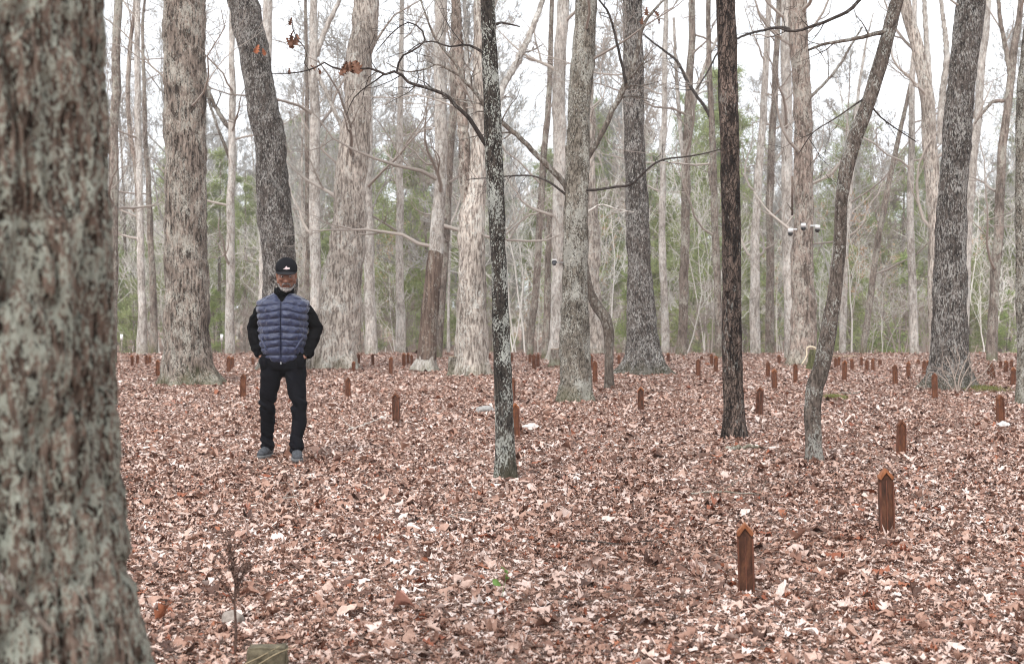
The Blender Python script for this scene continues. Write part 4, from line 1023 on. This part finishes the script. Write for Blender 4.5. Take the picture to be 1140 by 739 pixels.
# ------------------------------------------------------------------ security cameras and the thin pole
def sec_cam(px, py, Y, label, side):
    p = at(px, py, Y); root = empty('security_camera', tuple(p), label, 'security camera', 'white security cameras on the trunk')
    wm = plain('camera_white', (.66, .66, .66), .03, 3, .4, 0, .5); bmk = plain('camera_black', (.012, .012, .013), .1, 3, .15, 0, .6)
    bm = bmesh.new(); bmesh.ops.create_cone(bm, cap_ends=True, segments=20, radius1=.064, radius2=.052, depth=.09, matrix=Matrix.Translation((0, 0, .068)))
    bmesh.ops.bevel(bm, geom=list(bm.edges), offset=.006, segments=2, affect='EDGES'); link('housing', bm_mesh(bm, 'housing', True), wm, root)
    bm = bmesh.new(); bmesh.ops.create_uvsphere(bm, u_segments=20, v_segments=12, radius=.06, matrix=Matrix.Translation((0, 0, -.004))); link('dome', bm_mesh(bm, 'dome', True), bmk, root)
    bm = bmesh.new(); box_bm(bm, side*.03, .09, .105, .05, .20, .035, .006)
    if abs(side) == 1: box_bm(bm, side*.085, .05, .10, .15, .03, .03, .005); link('bracket', bm_mesh(bm, 'bracket'), wm, root)
Yc = FEATURED['camera_tree'][1]-.35
sec_cam(880, 260, Yc-.05, 'white dome security camera, leftmost and lowest of the three on the trunk', 1)
sec_cam(894.5, 254, Yc-.1, 'white dome security camera in the middle of the three, on the trunk front', .2)
sec_cam(910, 256, Yc+.1, 'white security camera on an arm, rightmost of the three', -1)
def pole():
    a = at(882, 240, Yc); b = at(882, 196, Yc); root = empty('thin_pole', tuple(a), 'short rusty pole fixed upright above the leftmost security camera', 'pole')
    mb = MB(); mb.tube([(0, 0, 0), tuple(b-a)], [.026, .024], 10, cap=True); link('rod', mb.mesh('rod'), M['redbark'], root)
    mb = MB(); mb.tube([(0, 0, .1), (-.06, 0, .2), (-.13, 0, .3)], [.015, .012, .008], 6); link('spur', mb.mesh('spur'), M['brownthin'], root)
pole()
def cam2():
    rt, Yl = FEATURED['lichened']; p = at(617, 292, Yl-.1); root = empty('trail_camera', tuple(p), 'small dark camera on an arm left of the lichened tree', 'camera')
    bm = bmesh.new(); box_bm(bm, 0, 0, 0, .075, .07, .05, .012); bmesh.ops.create_uvsphere(bm, u_segments=12, v_segments=8, radius=.03, matrix=Matrix.Translation((0, -.03, -.02))); link('housing', bm_mesh(bm, 'housing'), plain('cam_grey', (.06, .06, .065), .1, 3, .4), root)
    bm = bmesh.new(); box_bm(bm, .11, .02, -.002, .20, .014, .014, .003); link('arm', bm_mesh(bm, 'arm'), plain('cam_arm', (.3, .3, .3), .1), root)
    bm = bmesh.new(); box_bm(bm, 0, -.01, .035, .07, .08, .018, .005); link('sun_shield', bm_mesh(bm, 'sun_shield'), plain('cam_light', (.7, .7, .7), .05), root)
cam2()

# ------------------------------------------------------------------ the man
def remeshed(build, voxel, name, smooth_it=6, disp=None):
    bm = bmesh.new(); build(bm)
    me = bpy.data.meshes.new(name+'_tmp'); bmesh.ops.recalc_face_normals(bm, faces=bm.faces); bm.to_mesh(me); bm.free()
    o = bpy.data.objects.new(name+'_tmp', me); C.objects.link(o)
    r = o.modifiers.new('r', 'REMESH'); r.mode = 'VOXEL'; r.voxel_size = voxel; r.use_smooth_shade = True
    s = o.modifiers.new('s', 'SMOOTH'); s.factor = .5; s.iterations = smooth_it
    dg = bpy.context.evaluated_depsgraph_get(); dg.update()
    out = bpy.data.meshes.new_from_object(o.evaluated_get(dg)); out.name = name
    bpy.data.objects.remove(o)
    if disp:
        n = len(out.vertices); co = np.empty(n*3, np.float32); no = np.empty(n*3, np.float32)
        out.vertices.foreach_get('co', co); out.vertices.foreach_get('normal', no)
        co = co.reshape(-1, 3); no = no.reshape(-1, 3); co = co+no*disp(co)[:, None]
        out.vertices.foreach_set('co', co.ravel()); out.update()
    for p in out.polygons: p.use_smooth = True
    return out
def ell(bm, c, r, rot=None):
    Mx = Matrix.Translation(c) @ (rot or Matrix.Identity(4)) @ Matrix.Diagonal((r[0], r[1], r[2], 1))
    bmesh.ops.create_uvsphere(bm, u_segments=28, v_segments=18, radius=1, matrix=Mx)
def cap(bm, pts, rad, sides=20, sx=1):
    """closed tapered tube with rounded ends"""
    P = [Vector(p) for p in pts]
    prev = None; n = len(P)
    ring0 = None
    rings = []
    for i, p in enumerate(P):
        d = ((P[min(i+1, n-1)]-P[max(i-1, 0)])).normalized()
        ref = Vector((0, 1, 0)) if abs(d.y) < .8 else Vector((1, 0, 0))
        u = d.cross(ref).normalized(); w = d.cross(u)
        rings.append([bm.verts.new(p+(u*math.cos(a)*sx+w*math.sin(a))*rad[i]) for a in [2*math.pi*k/sides for k in range(sides)]])
    for A, B in zip(rings, rings[1:]):
        for k in range(sides): bm.faces.new((A[k], A[(k+1) % sides], B[(k+1) % sides], B[k]))
    bm.faces.new(rings[0][::-1]); bm.faces.new(rings[-1])
    ell(bm, P[0], (rad[0],)*3); ell(bm, P[-1], (rad[-1],)*3)
def loft(bm, secs, sides=40, e=2.4):
    rings = []
    for cx, cy, z, rx, ry in secs:
        L = []
        for k in range(sides):
            a = 2*math.pi*k/sides; c, s = math.cos(a), math.sin(a)
            L.append(bm.verts.new((cx+rx*abs(c)**(2/e)*(1 if c >= 0 else -1), cy+ry*abs(s)**(2/e)*(1 if s >= 0 else -1), z)))
        rings.append(L)
    for A, B in zip(rings, rings[1:]):
        for k in range(sides): bm.faces.new((A[k], A[(k+1) % sides], B[(k+1) % sides], B[k]))
    bm.faces.new(rings[0][::-1]); bm.faces.new(rings[-1])

def fabric(name, col, rough=.9, var=.2, sheen=.1, wr=12, wb=.25):
    m, nt, b = new_mat(name); v = coords(nt, (1, 1, 1)); f = noise(nt, v, wr, 5, .55, .5)
    nt.links.new(ramp(nt, f, [(.3, tuple(c*(1-var) for c in col)), (.7, tuple(c*(1+var) for c in col))]).outputs[0], b.inputs['Base Color'])
    b.inputs['Roughness'].default_value = rough; b.inputs['Sheen Weight'].default_value = 0; b.inputs['Specular IOR Level'].default_value = .08
    bp = N(nt, 'ShaderNodeBump'); bp.inputs['Strength'].default_value = wb; bp.inputs['Distance'].default_value = .02
    nt.links.new(f, bp.inputs['Height']); nt.links.new(bp.outputs[0], b.inputs['Normal']); return m

def person():
    Yp = 12.85; p = at(316, 510, Yp); root = empty('person', (p.x, Yp, .004), 'man in navy quilted vest, black cap and black clothes walking with hands in pockets', 'person', rz=R(0))
    skin, nt, b = new_mat('skin'); v = coords(nt, (1, 1, 1)); f = noise(nt, v, 40, 4, .6)
    nt.links.new(ramp(nt, f, [(.3, (.15, .068, .044)), (.7, (.27, .13, .088))]).outputs[0], b.inputs['Base Color']); b.inputs['Roughness'].default_value = .5; b.inputs['Subsurface Weight'].default_value = 0
    HX, HY = .035, -.035
    hz = .0
    def H(x, y, z):   # head-local (z from chin base height 1.54) tilted forward and turned slightly
        v_ = Vector((x, y, z-1.60)); v_ = Matrix.Rotation(R(15), 4, 'X') @ v_; v_ = Matrix.Rotation(R(7), 4, 'Z') @ v_
        v_ *= 1.07; return (v_.x+HX, v_.y+HY, v_.z+1.598)
    rotH = Matrix.Rotation(R(7), 4, 'Z') @ Matrix.Rotation(R(15), 4, 'X') @ Matrix.Scale(1.07, 4)
    def body(bm):
        ell(bm, H(0, .012, 1.695), (.079, .098, .082), rotH)
        ell(bm, H(0, -.025, 1.64), (.070, .080, .075), rotH)
        ell(bm, H(0, -.030, 1.585), (.058, .068, .055), rotH)
        ell(bm, H(0, -.073, 1.553), (.030, .026, .024), rotH)
        cap(bm, [H(0, -.098, 1.668), H(0, -.112, 1.645), H(0, -.124, 1.625)], [.008, .011, .016], 12)
        for s in (-1, 1):
            ell(bm, H(s*.014, -.112, 1.620), (.010, .012, .009), rotH)
            ell(bm, H(s*.040, -.082, 1.635), (.024, .020, .020), rotH)
            cap(bm, [H(s*.012, -.100, 1.683), H(s*.050, -.085, 1.686)], [.010, .010], 10)
            ell(bm, H(s*.080, .004, 1.645), (.009, .020, .032), rotH)
            ell(bm, H(s*.068, -.01, 1.60), (.014, .03, .03), rotH)
        cap(bm, [H(-.024, -.093, 1.589), H(0, -.103, 1.591), H(.024, -.093, 1.589)], [.006, .009, .006], 10)
        cap(bm, [H(-.020, -.094, 1.577), H(0, -.101, 1.575), H(.020, -.094, 1.577)], [.006, .009, .006], 10)
        cap(bm, [(0, .02, 1.36), (.012, .005, 1.47), H(0, .005, 1.61)], [.085, .062, .060])
        loft(bm, [(0, 0, .86, .17, .11), (0, 0, .95, .17, .11), (0, 0, 1.1, .165, .11), (0, 0, 1.25, .18, .115), (0, 0, 1.36, .185, .11), (0, .01, 1.42, .13, .09), (0, .01, 1.46, .06, .06)])
        for s, kx, ax, fy in ((-1, -.150, -.165, .13), (1, .150, .133, -.15)):
            cap(bm, [(s*.09, 0, .86), (s*.10, -.01, .72), (kx, fy*.35-.035, .50), (kx*1.02, fy*.6, .34), (ax, fy*.97, .10)], [.08, .072, .045, .04, .034])
            cap(bm, [(ax, fy, .06), (ax+s*.02, fy-.11, .042)], [.03, .022])
        for s, ex, wx in ((-1, -.285, -.222), (1, .290, .238)):
            cap(bm, [(s*.175, .01, 1.37), (s*.235, .035, 1.27), (ex, .06, 1.16), (ex*.93, 0, 1.05), (wx, -.05, .955)], [.055, .046, .040, .036, .026])
            # palm sliding into the pocket, four fingers and a thumb
            cap(bm, [(wx, -.05, .95), (s*.163, -.055, .885)], [.028, .036], 14, .6)
            for k in range(4):
                o_ = (k-1.5)*.019; l = (.066, .074, .07, .056)[k]; bx, by, bz = s*.158, -.06+o_, .865
                cap(bm, [(bx, by, bz), (bx-s*.008, by, bz-l*.5), (bx-s*.022, by, bz-l)], [.0095, .009, .0075], 8)
            cap(bm, [(wx-s*.02, -.075, .915), (s*.165, -.088, .885), (s*.158, -.090, .855)], [.012, .0105, .009], 8)
    link('body', remeshed(body, .0055, 'body', 3), skin, root)
    # eyes
    for s in (-1, 1):
        bm = bmesh.new(); ell(bm, H(s*.031, -.0905, 1.660), (.0125, .010, .0085)); e = link('eye', bm_mesh(bm, 'eye', True), plain('eye_white', (.55, .5, .46), .05, 3, .3), root)
        bm = bmesh.new(); ell(bm, H(s*.031+.002, -.099, 1.659), (.0055, .003, .0055)); link('iris', bm_mesh(bm, 'iris', True), plain('iris_dark', (.01, .006, .004), .05, 3, .2), e)
    # beard
    gm_ = plain('grey_beard', (.25, .23, .22), .7, 90, .95, .8)
    def beard(bm):
        jl = [(-.077, -.005, 1.625), (-.073, -.02, 1.595), (-.058, -.055, 1.562), (-.032, -.086, 1.545), (0, -.098, 1.540), (.032, -.086, 1.545), (.058, -.055, 1.562), (.073, -.02, 1.595), (.077, -.005, 1.625)]
        cap(bm, [H(*q) for q in jl], [.003, .004, .007, .013, .018, .013, .007, .004, .003], 12)
        cap(bm, [H(-.034, -.088, 1.575), H(-.028, -.098, 1.597), H(0, -.110, 1.604), H(.028, -.098, 1.597), H(.034, -.088, 1.575)], [.005, .007, .007, .007, .005], 10)
        cap(bm, [H(-.03, -.092, 1.56), H(0, -.104, 1.558), H(.03, -.092, 1.56)], [.005, .008, .005], 10)
    link('beard', remeshed(beard, .003, 'beard', 2, lambda c: (vnoise(c[:, 0]*160+50, c[:, 2]*160+c[:, 1]*90, off=5)-.5)*.006), gm_, root)
    # lips, a dark line between them
    bm = bmesh.new(); cap(bm, [H(-.020, -.1035, 1.5855), H(0, -.1115, 1.5850), H(.020, -.1035, 1.5855)], [.002, .0035, .002], 8)
    link('mouth', bm_mesh(bm, 'mouth', True), plain('lips', (.06, .022, .018), .1, 20, .5), root)
    # cap
    capm = fabric('cap_cloth', (.009, .009, .011), .9, .15, .2)
    def cap_dome(bm):
        bmesh.ops.create_uvsphere(bm, u_segments=40, v_segments=24, radius=1, matrix=Matrix.Translation(H(0, .008, 1.705)) @ rotH @ Matrix.Diagonal((.092, .112, .093, 1)))
        inv = rotH.inverted()
        dl = [v for v in bm.verts if (inv @ (v.co-Vector(H(0, .008, 1.705)))).z < -.034]; bmesh.ops.delete(bm, geom=dl, context='VERTS')
    bm = bmesh.new(); cap_dome(bm); me = bm_mesh(bm, 'cap', True); cp_ = link('cap', me, capm, root)
    so = cp_.modifiers.new('t', 'SOLIDIFY'); so.thickness = .004
    mb = MB(); nth, nr = 22, 8; G = np.zeros((nr, nth, 3))
    for i in range(nr):
        for j in range(nth):
            a = R(-62+124*j/(nth-1)); t = i/(nr-1); reach = .072*math.cos(a*1.25)**.8*t if abs(a*1.25) < math.pi/2 else 0
            x = math.sin(a)*.090; y = .012-math.cos(a)*.106-reach*.85; z = 1.700-.006*t-.022*(math.sin(a)**2)-.006*(reach/.07)**2
            G[i, j] = H(x, y, z)
    mb.grid(G, closed=False); br = link('brim', mb.mesh('brim'), fabric('brim_cloth', (.02, .02, .022), .8, .1, .2), cp_)
    so = br.modifiers.new('t', 'SOLIDIFY'); so.thickness = .005
    # pale embroidered emblem on the front
    prof = [(-.027, .001), (-.018, .008), (-.010, .011), (-.006, .022), (.001, .024), (.006, .015), (.016, .014), (.027, .010), (.027, .001), (0, -.002)]
    bm = bmesh.new(); A = []; B = []
    for x, z in prof:
        zz = 1.724+z; q = (zz-1.705)/.093; xx = x+.004; yy = .008-.112*math.sqrt(max(.01, 1-q*q-(xx/.092)**2))
        A.append(bm.verts.new(H(xx, yy-.0035, zz))); B.append(bm.verts.new(H(xx, yy+.002, zz)))
    bm.faces.new(A); [bm.faces.new((A[i], B[i], B[(i+1) % len(A)], A[(i+1) % len(A)])) for i in range(len(A))]
    link('emblem', bm_mesh(bm, 'emblem'), plain('emblem_thread', (.62, .50, .50), .1, 60), cp_)
    bm = bmesh.new(); ell(bm, H(0, .01, 1.798), (.008, .008, .004)); link('button', bm_mesh(bm, 'button', True), capm, cp_)
    # shirt: sleeves and collar
    blk = fabric('black_knit', (.0035, .0035, .0042), .95, .2, .0, 9, .4)
    def wr(c): return (vnoise(c[:, 0]*14+30, c[:, 2]*26+c[:, 1]*10, off=2)-.5)*.016
    def shirt(bm):
        for s, ex, wx in ((-1, -.280, -.225), (1, .285, .240)):
            cap(bm, [(s*.165, .01, 1.365), (s*.21, .02, 1.31), (s*.245, .035, 1.25), (ex, .06, 1.17), (ex*.97, .03, 1.10), (ex*.90, -.01, 1.03), (wx, -.045, .965)], [.070, .070, .066, .062, .058, .053, .045])
            cap(bm, [(wx-s*.002, -.042, .985), (wx-s*.006, -.048, .945)], [.047, .046])
        loft(bm, [(0, 0, 1.0, .17, .12), (0, 0, 1.3, .19, .125), (0, 0, 1.39, .18, .11), (0, .01, 1.45, .09, .08), (.008, .0, 1.50, .074, .078), (.012, -.006, 1.545, .069, .074)], 32, 2)
    sh = link('shirt', remeshed(shirt, .007, 'shirt', 6, wr), blk, root)
    # bare throat shows in the open collar
    # trousers
    tr = fabric('black_trousers', (.0045, .0047, .0068), .85, .25, .0, 7, .5)
    def trous(bm):
        loft(bm, [(0, 0, .80, .175, .12), (0, 0, .86, .20, .135), (0, 0, .93, .205, .135), (0, 0, 1.0, .195, .13)], 40, 2.4)
        for s, kx, ax, fy in ((-1, -.153, -.172, .13), (1, .152, .137, -.15)):
            cap(bm, [(s*.105, 0, .86), (s*.110, -.015, .74), (s*.128, fy*.2-.03, .62), (kx, fy*.35-.035, .50), (kx*1.02, fy*.6, .34), (ax, fy*.9, .18), (ax, fy*.97, .095)], [.100, .098, .084, .072, .066, .060, .060])
        cap(bm, [(0, 0, .82), (0, 0, .80)], [.085, .075])
        for s in (-1, 1): ell(bm, (s*.158, -.05, .87), (.05, .08, .08))
    def wt(c):
        z = c[:, 2]; k = np.exp(-((z-.48)/.06)**2)*1.2+np.exp(-((z-.13)/.06)**2)*1.4+.45
        return (vnoise(c[:, 0]*10+30, z*34+c[:, 0]*18, off=6)-.5)*.020*k
    link('trousers', remeshed(trous, .007, 'trousers', 6, wt), tr, root)
    # shoes
    sm_ = plain('shoe_grey', (.055, .058, .065), .5, 45, .7, .4); sole = plain('shoe_sole', (.14, .14, .14), .3, 20)
    for s, ax, fy, rz in ((-1, -.176, .13, -.18), (1, .140, -.15, .2)):
        me = remeshed(lambda bm: (cap(bm, [(0, .06, .052), (0, 0, .055), (0, -.08, .045), (0, -.15, .035)], [.040, .043, .043, .034], 20), cap(bm, [(0, .02, .06), (0, .03, .11)], [.042, .038])), .006, 'shoe', 4)
        sh_ = link('shoe', me, sm_, root, (ax, fy, 0)); sh_.rotation_euler = (0, 0, rz); sh_.scale = (1.12, 1, 1)
        me = remeshed(lambda bm: loft(bm, [(0, -.045, -.004, .046, .145), (0, -.045, .022, .047, .148)], 40, 2.5), .005, 'sole', 2); link('sole', me, sole, sh_)
    # quilted vest
    vm, nt, b = new_mat('navy_quilt'); v = coords(nt, (1, 1, 1)); f = noise(nt, v, 34, 6, .65, 1.2)
    nt.links.new(ramp(nt, f, [(.3, (.008, .012, .038)), (.7, (.018, .028, .082))]).outputs[0], b.inputs['Base Color'])
    b.inputs['Roughness'].default_value = .45; b.inputs['Specular IOR Level'].default_value = .5; b.inputs['Sheen Weight'].default_value = .25
    bp = N(nt, 'ShaderNodeBump'); bp.inputs['Strength'].default_value = .6; bp.inputs['Distance'].default_value = .012; nt.links.new(f, bp.inputs['Height']); nt.links.new(bp.outputs[0], b.inputs['Normal'])
    secz = [.88, .92, 1.0, 1.10, 1.20, 1.30, 1.36, 1.41, 1.445, 1.47, 1.495]
    srx = [.150, .172, .198, .210, .214, .226, .236, .222, .172, .115, .082]
    sry = [.120, .140, .158, .165, .165, .165, .155, .135, .115, .098, .088]
    zs = np.arange(.885, 1.494, .0035); Ssd = 200; a = np.linspace(0, 2*math.pi, Ssd, endpoint=False)
    A, Z = np.meshgrid(a, zs); rx = np.interp(zs, secz, srx)[:, None]; ry = np.interp(zs, secz, sry)[:, None]
    c, s = np.cos(A), np.sin(A); e = 2/2.5
    x = rx*np.sign(c)*np.abs(c)**e; y = ry*np.sign(s)*np.abs(s)**e
    sp = .063; drop = .018*np.abs(x)/.2*(s < 0)           # seams sag gently towards the zip
    ph = (Z-.885-drop*-1+.020*(vnoise(A/(2*math.pi)*9, Z*9, 9, 3)-.5))/sp
    puff = np.abs(np.sin(math.pi*ph))**.45
    zipd = np.exp(-(x/.012)**2)*(s < 0)
    wrk = (vnoise(A/(2*math.pi)*44, ph*1.6, 44, 14)-.5)*.016*puff+(vnoise(A/(2*math.pi)*25, ph*1.0, 25, 24)-.5)*.008
    pock = 0
    rad = .019*(puff-.35)*(.7+.6*vnoise(A/(2*math.pi)*9, ph*.9, 9, 44))*(1-zipd)-.006*zipd+wrk
    fade = np.clip((1.5-Z)/.05, .3, 1)
    nx = c; ny = s
    x = x+nx*rad*fade; y = y+ny*rad*fade
    Zd = Z-.028*np.exp(-(x/.10)**2)*(s < 0)*np.clip((1.0-Z)/.12, 0, 1)     # hem dips at the zip
    Zd = Zd-np.clip(Z-1.39, 0, 1)*.75*np.exp(-(x/.045)**2)*(s < 0)     # open neck
    G = np.stack([x+.0, y, Zd], -1); mb = MB(); mb.grid(G)
    vs = link('vest', mb.mesh('vest'), vm, root); so = vs.modifiers.new('t', 'SOLIDIFY'); so.thickness = .012; so.offset = -1
    # zip
    mb = MB(); zz = np.linspace(.862, 1.41, 30); yy = -np.interp(zz, secz, sry)-.004
    mb.tube([(0, y_, z_) for y_, z_ in zip(yy, zz)], [.0045]*30, 6, cap=True); zp = link('zip', mb.mesh('zip'), fabric('zip_dark', (.012, .014, .03), .5), vs)
    bm = bmesh.new(); box_bm(bm, 0, -.150, .862, .010, .006, .022, .002); link('zip_pull', bm_mesh(bm, 'zip_pull'), plain('zip_metal', (.4, .4, .42), .1, 3, .3), zp)
    # turned-out collar, open in front
    mb = MB(); aa = np.linspace(R(-70), R(250), 60); G = []
    for t in np.linspace(0, 1, 7):
        G.append([((.088-.004*t+.006*math.sin(math.pi*t))*math.cos(q)+.008, (.092-.006*t+.008*math.sin(math.pi*t))*math.sin(q)+.0-.010*t, 1.475+.062*t-.030*t*max(0, -math.sin(q))) for q in aa])
    mb.grid(np.array(G), closed=False); cl = link('collar', mb.mesh('collar'), blk, vs); so = cl.modifiers.new('t', 'SOLIDIFY'); so.thickness = .016
    # pocket welts, slanting
    for s_ in (-1, 1):
        P = []
        for t in np.linspace(0, 1, 8):
            xx = s_*(.195-.075*t); zz_ = 1.10-.135*t; q = (abs(xx)/np.interp(zz_, secz, srx)); yy_ = -np.interp(zz_, secz, sry)*max(.05, 1-q**2.5)**(1/2.5)
            P.append((xx, yy_-.014, zz_))
        mb = MB(); mb.tube(P, [.004, .008, .009, .009, .009, .009, .008, .004], 8, cap=True); link('pocket_welt', mb.mesh('pocket_welt'), vm, vs)
person()

# ------------------------------------------------------------------ air
bm = bmesh.new(); box_bm(bm, 0, 95, 10.5, 330, 250, 26)
hz = link('haze', bm_mesh(bm, 'haze'))
hm = bpy.data.materials.new('haze_air'); hm.use_nodes = True; nt = hm.node_tree; nt.nodes.remove(nt.nodes['Principled BSDF'])
pv = nt.nodes.new('ShaderNodeVolumePrincipled'); pv.inputs['Density'].default_value = .0009; pv.inputs['Color'].default_value = (.93, .94, .95, 1); pv.inputs['Anisotropy'].default_value = .2
nt.links.new(pv.outputs[0], nt.nodes['Material Output'].inputs['Volume']); hz.data.materials.append(hm)
tag(hz, 'thin pale haze in the air of the wood', 'haze', kind='stuff')

# ------------------------------------------------------------------ sky, sun, camera
sc = bpy.context.scene
w = bpy.data.worlds.new('World'); sc.world = w; w.use_nodes = True; nt = w.node_tree
SE, SR = R(48), R(200)
sky = nt.nodes.new('ShaderNodeTexSky'); sky.sky_type = 'NISHITA'; sky.sun_disc = False; sky.sun_elevation = SE; sky.sun_rotation = SR
sky.air_density = 1; sky.dust_density = 4; sky.ozone_density = 1
hs = nt.nodes.new('ShaderNodeHueSaturation'); hs.inputs['Saturation'].default_value = .12; nt.links.new(sky.outputs[0], hs.inputs['Color'])
# a full deck of pale cloud in front of that sky
tc = nt.nodes.new('ShaderNodeTexCoord'); cn = noise(nt, tc.outputs['Generated'], 2.2, 4, .5)
cl = ramp(nt, cn, [(.3, (8.1, 8.55, 9.15)), (.7, (9.3, 9.7, 10.2))]).outputs[0]
mx = mixc(nt, .75, hs.outputs[0], cl)
bg = nt.nodes['Background']; nt.links.new(mx, bg.inputs[0]); bg.inputs[1].default_value = .108
sun = bpy.data.lights.new('sun', 'SUN'); sun.energy = 1.5; sun.angle = R(14); sun.color = (1, .98, .96)
so = link('sun', None); bpy.data.objects.remove(so); so = bpy.data.objects.new('sun', sun); C.objects.link(so)
az = SR
sd = Vector((math.sin(az)*math.cos(SE), math.cos(az)*math.cos(SE), math.sin(SE)))
so.rotation_euler = sd.to_track_quat('Z', 'Y').to_euler()

cd = bpy.data.cameras.new('camera'); cam = bpy.data.objects.new('camera', cd); C.objects.link(cam); sc.camera = cam
cd.sensor_width = 36; cd.lens = F/1140*36; cd.clip_start = .1; cd.clip_end = 2000
cam.location = (0, 0, CAMH); cam.rotation_euler = (R(90)-PITCH, 0, 0)
cd.dof.use_dof = True; cd.dof.focus_distance = 11.0; cd.dof.aperture_fstop = 4.5

sc.view_settings.view_transform = 'Standard'; sc.view_settings.look = 'None'; sc.view_settings.gamma = 1
sc.view_settings.exposure = 0.90
cy = sc.cycles
cy.use_denoising = True; cy.filter_width = 1.1; cy.use_adaptive_sampling = False
cy.max_bounces = 5; cy.diffuse_bounces = 3; cy.glossy_bounces = 2; cy.transmission_bounces = 2; cy.volume_bounces = 1; cy.transparent_max_bounces = 4
cy.caustics_reflective = False; cy.caustics_refractive = False
